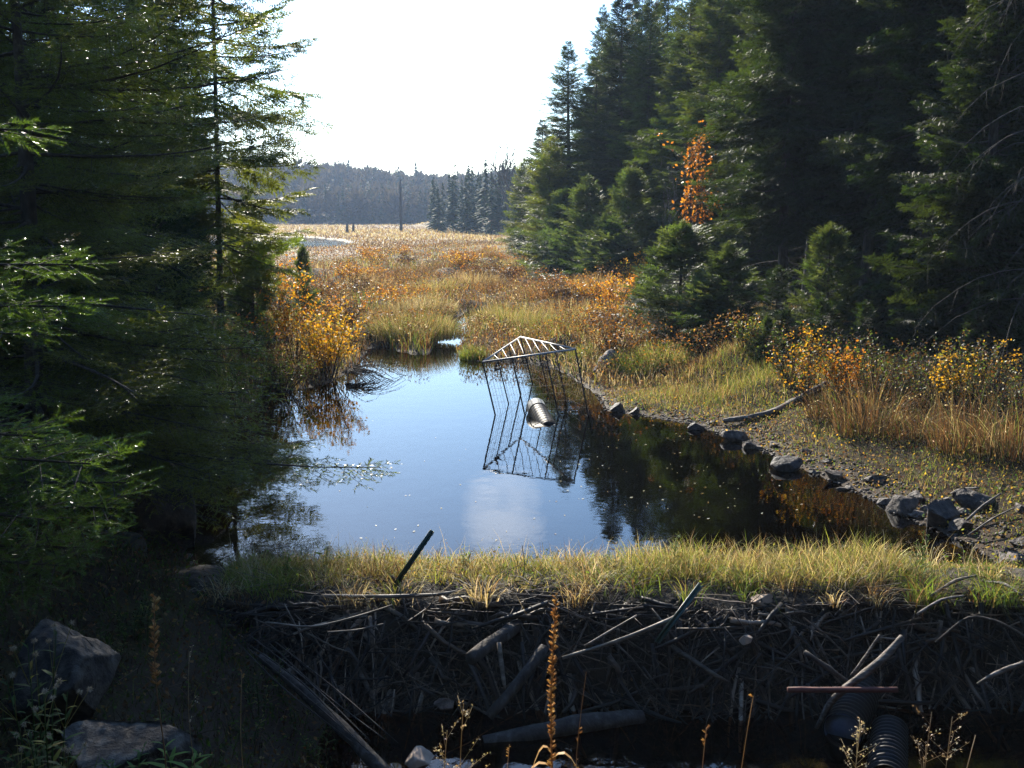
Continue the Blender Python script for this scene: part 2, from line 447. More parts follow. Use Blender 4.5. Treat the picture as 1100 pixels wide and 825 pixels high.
def sheet(name, x0, x1, y0, y1, z, mat):
    V = np.array([[x0, y0, z], [x1, y0, z], [x1, y1, z], [x0, y1, z]])
    o = tri_obj(name, V, np.array([[0, 1, 2], [0, 2, 3]]), mat)
    return tag(o, kind='structure')
sheet('pond_water', -30, 10, 10.42, 80, 0.0, M['water'])
M['rippled'] = water_mat('rippled_water', (0.50, 0.30, 0.14), 1.0)
sheet('far_pond_water', -70, -12, 98, 190, 0.0, M['rippled'])
STREAM_Z = -0.78
sheet('stream_water', -2.2, 6.2, 2.0, 9.7, STREAM_Z, M['stream'])

# ------------------------------------------------------------------ haze
Vb, Tb = box_tris((0, 440, 17.5), (1900, 1000, 41))
hm, hnt, hout = new_mat('haze_air')
pv = hnt.nodes.new('ShaderNodeVolumePrincipled')
pv.inputs['Color'].default_value = (0.62, 0.78, 1.0, 1)
pv.inputs['Density'].default_value = 0.00036
pv.inputs['Anisotropy'].default_value = 0.1
hnt.links.new(pv.outputs['Volume'], hout.inputs['Volume'])
haze = tri_obj('haze', Vb, Tb, hm)
tag(haze, kind='stuff')

# ------------------------------------------------------------------ conifer building blocks
def needle_twig(n, ln, wd, ang, rng, flat=False):
    """unit twig along +X covered with n needles"""
    t = (np.arange(n) + rng.random(n)) / n
    ph = rng.random(n) * 2 * math.pi
    if flat: ph = np.where(np.arange(n) % 2 == 0, 0.35, math.pi - 0.35) + (rng.random(n) - 0.5) * 1.0
    a = ang * (0.8 + 0.4 * rng.random(n)) * (1 - 0.45 * t)
    d = np.stack([np.cos(a), np.sin(a) * np.cos(ph), np.sin(a) * np.sin(ph)], 1)
    b = np.stack([t, 0 * t, 0 * t], 1)
    s = np.cross(d, np.stack([rng.normal(size=n), rng.normal(size=n), rng.normal(size=n)], 1)); s /= np.linalg.norm(s, axis=1, keepdims=True)
    tip = b + d * (ln * (0.8 + 0.4 * rng.random(n)))[:, None]
    V = np.stack([b - s * wd / 2, b + s * wd / 2, tip], 1).reshape(-1, 3)
    return V, np.arange(3 * n).reshape(-1, 3)

def spray_twig(rng, jag=4):
    """unit flat spray: a ragged little frond for trees further off"""
    V = []; T = []
    for k in range(jag):
        t = k / jag
        for s in (-1, 1):
            w = 0.34 * (1 - 0.6 * t) * (0.7 + 0.6 * rng.random())
            b = len(V)
            V += [(t, 0, 0.0), (t + 0.16, 0, 0.01), (t + 0.32 + 0.1 * rng.random(), s * w, -0.05 + 0.12 * (rng.random() - 0.5))]
            T.append((b, b + 1, b + 2))
    b = len(V)
    V += [(0.7, -0.05, 0), (0.7, 0.05, 0), (1.05, 0, 0.03)]; T.append((b, b + 1, b + 2))
    return np.array(V), np.array(T)

TW = {'near': [needle_twig(15, 0.26, 0.060, 0.95, RG) for _ in range(3)],
      'fir': [needle_twig(60, 0.19, 0.024, 1.15, RG, True) for _ in range(3)],
      'mid': [spray_twig(RG) for _ in range(4)]}

def make_branch(Lb, lod, droop=0.15, up=0.25, rng=RG, sparse=1.0, tip=0.13):
    """foliage and wood of one branch lying along +X; returns (V,T,C),(V,T)"""
    sp = {'near': 0.14, 'fir': 0.10, 'mid': 0.17}[lod] * sparse
    n = max(3, int(Lb / sp))
    P = []; D = []; Ln = []; Cc = []; wood = Acc()
    def axis(t): return np.array([t * Lb, 0.06 * Lb * math.sin(3 * t), Lb * (-droop * t + up * t ** 2.3)])
    pts = np.array([axis(t) for t in np.linspace(0, 1, 6)])
    wv, wtr = tube_tris(pts, np.linspace(0.006 + 0.009 * Lb, 0.004, 6), 4, False); wood.add(wv, wtr)
    for i in range(n):
        t = 0.10 + 0.9 * (i + rng.random() * 0.8) / n
        t = min(t, 1.0)
        p = axis(t); tg = axis(min(1.02, t + 0.02)) - axis(t - 0.02); tg /= np.linalg.norm(tg)
        for s in (-1, 1):
            if rng.random() < 0.12: continue
            a = R_(rng.uniform(42, 68)) * s
            d = np.array([tg[0] * math.cos(a) - tg[1] * math.sin(a), tg[0] * math.sin(a) + tg[1] * math.cos(a), tg[2] * 0.6 + rng.uniform(-0.30, 0.08)])
            ln = (Lb * 0.36 * (1 - t) ** 0.65 * min(1, 0.4 + t * 2.5) + tip) * rng.uniform(0.6, 1.15)
            if lod == 'mid':
                m = max(1, int(ln / 0.17))
                P.append(p + d * ln * 0.55); D.append(d); Ln.append(max(0.2, ln * 0.55)); Cc.append(1.0)
                for k in range(m):
                    q = p + d * ln * (k + 0.4) / m * 0.9
                    for s2 in (-1, 1):
                        a2 = s2 * R_(rng.uniform(35, 60))
                        d2 = np.array([d[0] * math.cos(a2) - d[1] * math.sin(a2), d[0] * math.sin(a2) + d[1] * math.cos(a2), d[2] + rng.uniform(-0.25, 0.1)])
                        P.append(q); D.append(d2); Ln.append(rng.uniform(0.17, 0.34)); Cc.append(rng.uniform(0.8, 1.1))
            else:
                st = 0.13 if lod == 'near' else 0.075
                m = max(1, int(ln / st))
                wv, wtr = tube_tris(np.array([p, p + d * ln]), (0.004, 0.002), 3, False); wood.add(wv, wtr)
                P.append(p + d * ln * 0.9); D.append(d); Ln.append(rng.uniform(0.09, 0.13)); Cc.append(1.15)
                for k in range(m):
                    q = p + d * ln * (k + 0.5) / m
                    for s2 in (-1, 1):
                        a2 = s2 * R_(rng.uniform(32, 55))
                        d2 = np.array([d[0] * math.cos(a2) - d[1] * math.sin(a2), d[0] * math.sin(a2) + d[1] * math.cos(a2), d[2] + rng.uniform(-0.3, 0.12)])
                        P.append(q); D.append(d2); Ln.append((rng.uniform(0.11, 0.20) if lod == 'near' else rng.uniform(0.07, 0.13)) * (1.25 - 0.5 * k / m)); Cc.append(rng.uniform(0.8, 1.15))
    # the leader
    P.append(axis(0.94)); D.append(axis(1.0) - axis(0.94)); Ln.append(0.14 if lod != 'mid' else 0.25); Cc.append(1.15)
    P, D, Ln, Cc = np.array(P), np.array(D), np.array(Ln), np.array(Cc)
    U = np.tile([0, 0, 1.0], (len(P), 1)) + rng.normal(size=P.shape) * 0.55
    fol = Acc(); kinds = TW[lod]; pick = rng.integers(0, len(kinds), len(P))
    for ki, (tv, tt) in enumerate(kinds):
        s = pick == ki
        if not s.any(): continue
        v, tr = place(tv, tt, frames(D[s], U[s], Ln[s]), P[s])
        fol.add(v, tr, np.repeat(Cc[s], len(tv))[:, None] * np.ones(3))
    return fol.arrays(), wood.arrays()[:2]

CLASSES = (0.35, 0.8, 1.5, 2.4, 3.4)
def branch_set(lod, **k): return {c: [make_branch(c, lod, **k) for _ in range(2)] for c in CLASSES}
BR_NEAR = branch_set('near', droop=0.22, up=0.20)
BR_MID = branch_set('mid', droop=0.18, up=0.22)

def make_tree(h, hb, r0, brs, rng, dz=0.30, per=5, p=0.8, pitch0=-12, pitch1=35, col=(0.03, 0.062, 0.022), trunk_r=None, dead=0, az_range=None, gap=0.06, bend=0.0, top=0.12, zmax=None):
    """returns (crown mesh, trunk mesh)"""
    tr = trunk_r or 0.011 * h + 0.02
    def ctr(z): return np.array([bend * math.sin(z / h * 2.2), 0.6 * bend * math.sin(z / h * 3.1 + 1), z])
    lists = {}
    z = hb
    wood = Acc()
    zz = np.linspace(-0.3, h, 10)
    wv, wt_ = tube_tris(np.array([ctr(q) for q in zz]), np.maximum(0.008, tr * (1 - np.clip(zz / h, 0, 1)) ** 0.85 * np.where(zz < 0.2, 1.35, 1)), 8, True, 0.15); wood.add(wv, wt_)
    bulk = value_noise(np.linspace(0, 6, 60), np.zeros(60), int(rng.integers(0, 99)), 2)
    while z < h - 0.05:
        f = (z - hb) / (h - hb)
        if zmax and z > zmax: break
        for k in range(per if f < 0.85 else max(3, per - 1)):
            if rng.random() < gap: continue
            az = rng.random() * 2 * math.pi
            if az_range is not None: az = rng.uniform(*az_range)
            Lb = (r0 * (1 - f) ** p * rng.uniform(0.60, 1.20) * (0.62 + 0.76 * bulk[int(f * 59)]) + top) * min(1.0, 0.6 + f * 4)
            pit = R_(pitch0 + (pitch1 - pitch0) * f ** 1.3 + rng.uniform(-15, 15))
            d = np.array([math.cos(az) * math.cos(pit), math.sin(az) * math.cos(pit), math.sin(pit)])
            c = min(CLASSES, key=lambda q: abs(math.log(q / Lb)))
            lists.setdefault((c, int(rng.integers(0, 2))), []).append((ctr(z + rng.uniform(-0.1, 0.1)), d, Lb / c, rng.uniform(0.70, 1.25), rng.uniform(-1, 1)))
        z += dz * rng.uniform(0.75, 1.25) * (1.0 - 0.45 * f)
    cr = Acc()
    for (c, vi), L_ in lists.items():
        (fv, ft, fc), (wv, wt_) = brs[c][vi]
        P = np.array([q[0] for q in L_]); D = np.array([q[1] for q in L_]); sc = np.array([q[2] for q in L_])
        U = np.tile([0, 0, 1.0], (len(P), 1)) + rng.normal(size=P.shape) * 0.38
        F = frames(D, U, sc)
        v, t = place(fv, ft, F, P)
        br = np.array([q[3] for q in L_]); hu = np.array([q[4] for q in L_])
        base = np.array(col)[None] * br[:, None] * (1 + hu[:, None] * np.array([0.18, 0.03, 0.15]))
        cr.add(v, t, (base[:, None, :] * fc[None, :, :]).reshape(-1, 3))
        v, t = place(wv, wt_, F, P); wood.add(v, t)
    for k in range(dead):                       # bare dead branches under the live crown
        z = rng.uniform(0.5, hb + 1.5); az = rng.random() * 6.283
        ln = rng.uniform(0.6, 0.8 + r0 * 0.55); q = np.linspace(0, 1, 6)
        pts = ctr(z)[None] + np.stack([np.cos(az) * q * ln, np.sin(az) * q * ln, -0.25 * ln * q ** 1.6 + 0.05 * rng.normal(size=6) * ln * 0.3], 1)
        v, t = tube_tris(pts, np.linspace(0.014, 0.004, 6), 4, False); wood.add(v, t)
        for s in range(int(ln * 5)):
            a = rng.integers(1, 5); d2 = np.array([math.cos(az + rng.choice((-0.9, 0.9))), math.sin(az + rng.choice((-0.9, 0.9))), -0.4]) * rng.uniform(0.15, 0.45)
            v, t = tube_tris(np.array([pts[a], pts[a] + d2 * 0.6 + [0, 0, 0.02], pts[a] + d2]), (0.004, 0.003, 0.002), 3, False); wood.add(v, t)
    V, T, C = cr.arrays(); wV, wT, _ = wood.arrays()
    return tri_data('crown', V, T, C), tri_data('trunk', wV, wT, None, True)

def add_tree(name, meshes, loc, label, cat='tree', group=None, rz=None, scale=1.0, sz=None, nm=None):
    o = empty(name, loc, rnd.random() * 6.28 if rz is None else rz)
    o.scale = (scale, scale, sz or scale)
    tag(o, label, cat, group)
    link_mesh('crown', meshes[0], nm or M['spray_needles'], o)
    link_mesh('trunk', meshes[1], M['bark'], o)
    return o

G_DARK = (0.020, 0.033, 0.013); G_MID = (0.048, 0.070, 0.022); G_LIT = (0.11, 0.135, 0.030); G_BLUE = (0.058, 0.085, 0.044)  # lit look is put into the lighter greens, shade into the dark one

# ------------------------------------------------------------------ forest on the right bank
def rt(px, y): # X of a picture column at distance y
    return (px - 550.0) / FPX * y * 1.0 / CP
def base(px, y):
    x = rt(px, y); return (x, y, hz(x, y) - 0.05)

T_TALL = [make_tree(20, 0.7, 4.1, BR_MID, np.random.default_rng(40 + i), dz=0.52, per=9, p=0.86, pitch0=-14, pitch1=30, col=c, dead=16, bend=0.15) for i, c in enumerate((G_MID, G_DARK, G_MID))]
T_SLIM = [make_tree(16, 0.5, 2.7, BR_MID, np.random.default_rng(60 + i), dz=0.40, per=8, p=0.85, pitch0=-18, pitch1=30, col=c, dead=14, bend=0.1) for i, c in enumerate((G_DARK, G_MID))]
T_PINE = make_tree(15, 1.0, 4.0, BR_MID, np.random.default_rng(71), dz=0.42, per=7, p=0.55, pitch0=-2, pitch1=40, col=G_LIT, dead=6, gap=0.2, bend=0.3)
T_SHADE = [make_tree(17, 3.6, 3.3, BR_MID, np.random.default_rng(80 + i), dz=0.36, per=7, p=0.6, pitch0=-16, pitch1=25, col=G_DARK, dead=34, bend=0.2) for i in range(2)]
T_YOUNG = [make_tree(5, 0.1, 2.0, BR_MID, np.random.default_rng(90 + i), dz=0.21, per=6, p=1.0, pitch0=4, pitch1=50, col=G_BLUE, trunk_r=0.06, top=0.03) for i in range(2)]

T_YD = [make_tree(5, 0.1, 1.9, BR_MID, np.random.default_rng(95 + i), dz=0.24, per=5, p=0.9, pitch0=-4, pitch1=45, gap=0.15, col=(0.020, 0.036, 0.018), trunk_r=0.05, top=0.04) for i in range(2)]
def tree_to(px_base, y, py_top, meshes, h0, label, name='spruce_tree', group=None, wide=1.0, rz=None):
    b = base(px_base, y)
    ztop = pt(px_base, py_top, y).z
    s = (ztop - b[2]) / h0
    return add_tree(name, meshes, b, label, group=group, scale=s * wide, sz=s, rz=rz)

tree_to(566, 104, 196, T_SLIM[1], 16, 'short hazy spruce at the far left end of the right-hand forest edge', wide=1.3)
tree_to(580, 76, 128, T_SLIM[0], 16, 'narrow spruce stepping down towards the marsh behind the tall spires', wide=1.7)
tree_to(609, 66, 44, T_TALL[0], 20, 'tall pointed spruce, first high spire beside the open sky', wide=1.4)
tree_to(634, 63, 60, T_SLIM[1], 16, 'dense spruce between the first two tall spires of the forest', wide=1.7)
tree_to(664, 60, -12, T_TALL[1], 20, 'very tall dark spruce, second spire from the sky gap', wide=1.3)
tree_to(692, 57, -8, T_TALL[2], 20, 'tall spruce with a thin tip, third spire from the sky gap', wide=1.15)
tree_to(728, 51, -30, T_TALL[0], 20, 'tall spruce behind the orange-leaved sapling', wide=1.2)
tree_to(764, 46, -60, T_TALL[2], 20, 'broad spruce with layered light green boughs behind the young blue-green spruce', wide=1.15)
tree_to(812, 40, -140, T_TALL[0], 20, 'large spruce with sunlit left side next to the bare-trunked trees', wide=1.05)
tree_to(592, 62, 150, T_PINE, 15, 'sunlit yellow-green pine leaning out over the marsh edge', 'pine_tree', wide=1.15)
tree_to(560, 96, 176, T_PINE, 15, 'rounded pine low at the marsh edge left of the forest', 'pine_tree', wide=1.2)
tree_to(606, 58, 200, T_YOUNG[0], 5, 'low bushy spruce under the sunlit pine', wide=1.5)
tree_to(628, 54, 186, T_YOUNG[1], 5, 'bushy young spruce under the first tall spire', wide=1.3)
tree_to(672, 49, 176, T_YOUNG[0], 5, 'middle-sized bushy spruce left of the bare branched sapling', wide=1.25)
tree_to(650, 50, 225, T_YOUNG[1], 5, 'small spruce behind the orange shrubs at the forest foot', wide=1.4)
tree_to(728, 28, 236, T_YOUNG[0], 5, 'broad young blue-green spruce standing forward on the right bank', 'young_spruce', wide=1.7, rz=0.4)
tree_to(778, 26, 258, T_YOUNG[1], 5, 'young spruce just right of the broad blue-green one', 'young_spruce', wide=1.6)
tree_to(690, 31, 292, T_YOUNG[1], 5, 'small blue-green spruce tucked against the left of the broad one', 'young_spruce', wide=1.3)
tree_to(822, 22, 335, T_YOUNG[1], 5, 'knee-high spruce seedling at the left edge of the yellow shrub', 'young_spruce', wide=1.0)
tree_to(884, 24, 238, T_YOUNG[0], 5, 'young bluish spruce in the forest shade behind the yellow shrub', 'young_spruce', wide=1.25)
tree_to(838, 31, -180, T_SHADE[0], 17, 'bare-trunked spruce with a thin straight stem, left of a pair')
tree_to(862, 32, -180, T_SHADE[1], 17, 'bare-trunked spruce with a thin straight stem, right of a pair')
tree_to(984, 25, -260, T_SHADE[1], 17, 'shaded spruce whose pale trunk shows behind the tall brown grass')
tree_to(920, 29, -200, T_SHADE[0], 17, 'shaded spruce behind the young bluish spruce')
tree_to(1050, 21, -300, T_TALL[1], 20, 'heavy dark spruce above the drooping dead branches', wide=0.9)
for px, y, top in ((650, 70, 26), (679, 67, -2), (708, 63, -20), (746, 54, -40), (786, 47, -70)):
    tree_to(px, y, top, T_TALL[(px // 7) % 3], 20, 'dark spruce filling the wall of trees between the tall spires', group='spruces filling the tall spire row', wide=1.35)
k = 0
shade_spots = [(1010, 31), (1090, 27), (950, 36), (890, 40), (1040, 39), (1120, 33), (980, 46), (900, 50), (850, 46), (1080, 48), (830, 54), (940, 57), (1010, 60), (880, 62),
               (790, 58), (1130, 42), (1170, 28), (1190, 36), (1150, 22), (1230, 26), (760, 70), (820, 72), (740, 84), (700, 90), (670, 96), (780, 90), (860, 84), (640, 104), (940, 80), (1060, 70), (1000, 95), (900, 100), (720, 110), (1160, 60), (1240, 45)]
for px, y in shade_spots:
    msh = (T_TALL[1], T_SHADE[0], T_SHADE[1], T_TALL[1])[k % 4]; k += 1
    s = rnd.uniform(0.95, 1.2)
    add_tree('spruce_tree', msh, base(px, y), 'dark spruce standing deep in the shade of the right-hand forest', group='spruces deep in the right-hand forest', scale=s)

for x, y in [(-8, -4.5), (-3.8, -5.5), (0.5, -5.8), (4.6, -5.4), (8.5, -4.5), (-6.5, -0.5), (-1.6, -8), (2.6, -8.5), (-5.5, -8.5), (6.8, -8.5), (10, -7), (-13, -10), (14, -11), (-7, -13), (2.5, -13), (8, -14), (-2, -14), (13, 1.5), (17, -3), (12, 8)]:  # unseen trees added to keep sky light off the dam and bank
    add_tree('spruce_tree', T_TALL[rnd.randrange(3)], (x, y, hz(x, y) - 0.1), 'unseen spruce added around the viewpoint to block sky light', group='unseen spruces added to block sky light', scale=rnd.uniform(0.8, 1.0))
edge = [(800, 24.5, 325), (842, 23.5, 330), (880, 22.5, 318), (925, 21.5, 322), (962, 21, 330), (1000, 20.5, 318), (1045, 19.5, 322), (1085, 19, 330), (770, 28, 312), (830, 26.5, 285), (900, 25.5, 262), (950, 24, 255), (1010, 23, 262), (1060, 22, 270), (720, 41, 300), (690, 38, 312), (1120, 20, 300), (760, 33, 318), (905, 30, 300), (940, 27, 296), (985, 29, 270), (1030, 26, 282), (1075, 23, 330), (850, 33, 300), (790, 40, 270), (700, 44, 262), (1110, 22, 300)]
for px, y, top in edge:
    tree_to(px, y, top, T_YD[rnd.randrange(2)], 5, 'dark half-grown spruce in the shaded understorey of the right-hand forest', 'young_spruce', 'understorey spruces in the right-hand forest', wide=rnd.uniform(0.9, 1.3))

# ------------------------------------------------------------------ trees on the left bank
T_LEFT = [make_tree(10.5, 0.3, 3.5, BR_NEAR, np.random.default_rng(20 + i), dz=0.36, per=5, p=0.50, pitch0=-16, pitch1=30, col=(0.080, 0.102, 0.024), gap=0.12, dead=60, bend=0.2, trunk_r=0.14) for i in range(2)]
T_THIN = make_tree(15, 1.5, 2.6, BR_MID, np.random.default_rng(33), dz=0.42, per=5, p=0.4, pitch0=-10, pitch1=25, col=(0.085, 0.11, 0.030), dead=24, gap=0.12, bend=0.2, trunk_r=0.085)
def lt(name, x, y, msh, label, s=1.0, rz=None, sz=None, group=None): return add_tree(name, msh, (x, y, hz(x, y) - 0.1), label, scale=s, rz=rz, sz=sz, group=group, nm=M['needles'] if msh in T_LEFT else None)
L1 = lt('spruce_tree', -5.3, 10.8, T_LEFT[0], 'big spruce on the left bank whose lowest bough reaches out over the pond', 0.95, 0.3, 0.72)
lt('spruce_tree', -6.5, 14.2, T_LEFT[1], 'second big spruce along the left bank, behind the boulders', 0.9, 1.9, 0.78)
lt('spruce_tree', -7.5, 18.2, T_LEFT[0], 'third big spruce along the left bank, nearest the yellow shrubs', 0.9, 3.4, 0.85)
lt('spruce_tree', -8.8, 11.6, T_LEFT[1], 'shaded spruce behind the first big spruce of the left bank', 0.9, 4.6, 0.8)
lt('hemlock_tree', -9.8, 20.5, T_THIN, 'thin open conifer inland of the third big spruce on the left bank', 0.8)
T_EDGE = make_tree(16, 0.6, 2.6, BR_MID, np.random.default_rng(34), dz=0.32, per=7, p=0.5, pitch0=-14, pitch1=25, col=(0.085, 0.11, 0.030), dead=20, bend=0.15)
lt('hemlock_tree', -7.8, 27.0, T_THIN, 'thin open conifer with its trunk showing against the sky, left bank', 1.0, 0.8)
lt('hemlock_tree', -9.2, 25.5, T_EDGE, 'bushier conifer just left of the thin open conifer', 0.9, 2.0)
for px, y, h in [(276, 31, 196), (262, 34, 215)]:
    tree_to(px, y, h, T_YOUNG[1], 5, {276: 'slim sapling at the right edge of the left bank trees', 262: 'small conifer sapling half hidden behind the slim sapling'}[px], 'conifer_sapling', wide=0.6)
tree_to(330, 36, 262, T_YOUNG[0], 5, 'tiny pale spruce seedling among the yellow shrubs of the left bank', 'conifer_sapling', wide=0.7)
for i, (x, y) in enumerate([(-11.5, 14), (-13.5, 19), (-18.5, 26), (-10.6, 9.0), (-13, 11), (-22, 34), (-18, 19)]):
    lt('spruce_tree', x, y, (T_TALL[1], T_SHADE[0], T_EDGE)[i % 3], 'dark spruce in the dense stand behind the left bank', rnd.uniform(0.75, 0.95), group='spruces behind the left bank')

for i, (x, y, h_) in enumerate([(-6.0, 12.6, 0.6), (-6.6, 16.6, 0.6), (-7.0, 19.8, 0.8), (-7.6, 22.0, 0.8), (-8.3, 24.5, 0.7)]):
    lt('young_spruce', x, y, T_YD[i % 2], 'half-grown spruce filling the gaps under the big left bank spruces', h_, group='half-grown spruces of the left bank')
# the boughs of the first big spruce that hang out over the water
acc = Acc(); wood = Acc(); o0 = np.array(L1.location); rot = np.array(Matrix.Rotation(-L1.rotation_euler.z, 3, 'Z'))
for (tx, ty, yy) in ((322, 470, 11.6), (308, 492, 11.2), (296, 455, 11.8), (290, 430, 12.0), (270, 470, 11.0), (282, 375, 12.2), (272, 330, 12.3), (262, 500, 10.6), (240, 480, 10.2), (285, 300, 12.6), (268, 262, 12.4), (248, 420, 10.6), (230, 350, 11.0), (280, 405, 11.6), (300, 475, 12.0)):
    tipw = (np.array(pt(tx, ty, yy)) - o0) @ rot.T; root = np.array([0, 0, tipw[2] + rnd.uniform(0.2, 0.6)]); vec = tipw - root
    (fv, ft, fc), (wv, wt_) = make_branch(np.linalg.norm(vec), 'near', 0.08, 0.02, RG, 0.8, 0.34)
    F = frames(vec[None], np.array([[0, -0.2, 1.0]]), [1.0])
    v, t = place(fv, ft, F, root[None]); acc.add(v, t, np.array((0.11, 0.13, 0.024)) * fc * rnd.uniform(0.85, 1.2))
    v, t = place(wv, wt_, F, root[None]); wood.add(v, t)
acc.obj('low_boughs', M['needles'], L1); wood.obj('bough_wood', M['bark'], L1)

# near fir reaching in from the left edge of the view
firs = empty('fir_tree', (-3.55, 4.3, hz(-3.55, 4.3) - 0.1))
tag(firs, 'near fir reaching glossy flat-needled boughs in from the left edge', 'tree')
acc = Acc(); wood = Acc(); o0 = np.array(firs.location)
wv, wt_ = tube_tris(np.array([[0, 0, -0.2], [0.03, 0, 1.5], [0, 0.04, 3.2], [0.02, 0, 5.0], [0, 0, 6.5]]), (0.10, 0.085, 0.06, 0.035, 0.01), 8, True, 0.15); wood.add(wv, wt_)
fir_targets = [((135, 520), 4.6), ((118, 476), 4.9), ((70, 610), 4.3), ((125, 548), 4.4), ((60, 466), 4.7), ((36, 470), 4.3), ((28, 140), 4.6), ((82, 285), 4.8), ((70, 330), 4.5), ((20, 360), 4.2), ((45, 560), 4.1), ((22, 640), 4.2), ((95, 590), 4.5), ((15, 330), 4.5), ((96, 500), 4.2)]
for (tp, yy) in fir_targets:
    tipw = np.array(pt(tp[0], tp[1], yy)) - o0
    root = np.array([0, 0, tipw[2] + 0.10])
    vec = tipw - root; Lb = np.linalg.norm(vec)
    (fv, ft, fc), (wv, wt_) = make_branch(Lb, 'fir', 0.10, 0.10)
    F = frames(vec[None], np.array([[0, -0.25, 1.0]]), [1.0])
    v, t = place(fv, ft, F, root[None]); acc.add(v, t, np.array((0.050, 0.088, 0.026)) * fc * rnd.uniform(0.85, 1.2))
    v, t = place(wv, wt_, F, root[None]); wood.add(v, t)
acc.obj('crown', M['needles'], firs); wood.obj('trunk', M['bark'], firs)

print('TRIS', {n: sum(len(m.polygons) for m in t) for n, t in (('tall', T_TALL[0]), ('left', T_LEFT[0]), ('left1', T_LEFT[1]), ('young', T_YOUNG[0]), ('shade', T_SHADE[0]))}, 'fir', len(firs.children[0].data.polygons))
# ------------------------------------------------------------------ far trees
def far_tree(h, r, rng, n=70, bare=False, col=G_DARK):
    a = Acc(); 
    if not bare:
        z = h * (0.06 + 0.92 * rng.random(n * 3) ** 0.9); az = rng.random(n * 3) * 6.283
        ln = r * (1 - z / h) ** 0.8 * rng.uniform(0.6, 1.2, n * 3) + 0.15
        for q in range(n * 3):
            c, s_ = math.cos(az[q]), math.sin(az[q]); w = 0.22 * ln[q] + 0.12
            dz = -0.25 * ln[q] + rng.uniform(-0.2, 0.3)
            p0 = np.array([0, 0, z[q] + 0.25]); p1 = np.array([c * ln[q], s_ * ln[q], z[q] + dz])
            side = np.array([-s_, c, 0]) * w
            m = p0 * 0.4 + p1 * 0.6
            a.add(np.array([p0, m + side, p1, m - side]), [(0, 1, 2), (0, 2, 3)], np.array(col) * rng.uniform(0.7, 1.3))
    else:
        for q in range(n):
            dv = rng.normal(size=3); dv /= np.linalg.norm(dv); dv *= rng.uniform(0.5, 1.0)
            p1 = np.array([dv[0] * r, dv[1] * r, h * 0.60 + dv[2] * h * 0.42]); p0 = p1 * np.array([0.45, 0.45, 0.8])
            side = rng.normal(size=3) * 0.35
            a.add(np.array([p0 - side, p0 + side, p1]), [(0, 1, 2)], np.array(col) * rng.uniform(0.8, 1.3))
    return a.arrays()
def tube_trunk(h, r): return tube_tris(np.array([[0, 0, -0.5], [0, 0, h * 0.5], [0, 0, h * 0.97]]), (r, r * 0.6, r * 0.1), 5, False)
FT = []
for i in range(5):
    V_, T_, C_ = far_tree(15, 3.6 - 0.3 * i, np.random.default_rng(200 + i), 75, False, (0.022, 0.042, 0.022))
    tv, tt = tube_trunk(15, 0.18)
    FT.append((tri_data('crown', V_, T_, C_), tri_data('trunk', tv, tt)))
rr = np.random.default_rng(5)
# the darker spruce row where the marsh narrows, right of the dead pole
for px in np.linspace(466, 566, 24):
    px = px + rr.uniform(-2, 2); y = rr.uniform(205, 255) - (px - 466) * 0.5
    top = np.interp(px, [464, 475, 520, 545, 566], [190, 182, 176, 172, 172]) + rr.uniform(-6, 14)
    b = base(px, y); s = (pt(px, top, y).z - b[2]) / 15
    add_tree('spruce_tree', FT[rr.integers(0, 5)], b, nm=M['far_needles'], label='dark spruce in the row beyond the marsh, right of the dead pole', group='spruces in the row beyond the marsh', scale=max(s, 0.3) * 0.95, sz=s)
for px in np.linspace(288, 470, 26):
    px = px + rr.uniform(-3, 3); y = rr.uniform(332, 350)
    top = rr.choice([196, 204, 210, 216]) + rr.uniform(-5, 6)
    b = base(px, y); s = (pt(px, top, y).z - b[2]) / 15
    add_tree('spruce_tree', FT[rr.integers(0, 5)], b, nm=M['far_needles'], label='hazy conifer at the foot of the far wooded hill', group='conifers at the foot of the far hill', scale=s, sz=s)
# the wood on the hill reads as one mass
wa = Acc()
protoC = [far_tree(12, 3.2, np.random.default_rng(300 + i), 18, False, (0.020, 0.036, 0.024)) for i in range(3)]
protoB = [far_tree(11, 4.0, np.random.default_rng(310 + i), 90, True, (0.070, 0.048, 0.040)) for i in range(3)]
N = 4200
ang = rr.uniform(R_(-42), R_(30), N); rad_ = rr.uniform(338, 520, N)
hx, hy = np.sin(ang) * rad_, np.cos(ang) * rad_; hzv = height(hx, hy)
kind = rr.random(N) < 0.26
for pi, protos, sel in ((0, protoC, kind), (1, protoB, ~kind)):
    idx = np.where(sel)[0]; var = rr.integers(0, 3, len(idx))
    for vi in range(3):
        q = idx[var == vi]; s = rr.uniform(0.75, 1.25, len(q)); th = rr.random(len(q)) * 6.283
        Rm = np.zeros((len(q), 3, 3)); Rm[:, 0, 0] = np.cos(th) * s; Rm[:, 0, 1] = -np.sin(th) * s; Rm[:, 1, 0] = np.sin(th) * s; Rm[:, 1, 1] = np.cos(th) * s; Rm[:, 2, 2] = s
        v, t = place(protos[vi][0], protos[vi][1], Rm, np.stack([hx[q], hy[q], hzv[q]], 1))
        tint = rr.uniform(0.7, 1.3, len(q))[:, None, None] * protos[vi][2][None]
        wa.add(v, t, tint.reshape(-1, 3))
o = wa.obj('hill_wood', M['far_needles']); tag(o, 'hazy mixed wood covering the far hill', 'wood', kind='stuff')
# a few emergent pines that break the skyline
for px, y, top in [(371, 440, 168), (381, 445, 169), (432, 430, 172), (450, 425, 172), (408, 440, 176)]:
    b = base(px, y); s = (pt(px, top, y).z - b[2]) / 15
    add_tree('pine_tree', FT[rr.integers(0, 5)], b, nm=M['far_needles'], label='pine standing above the skyline of the far hill', group='pines on the far skyline', scale=s * 1.1, sz=s)

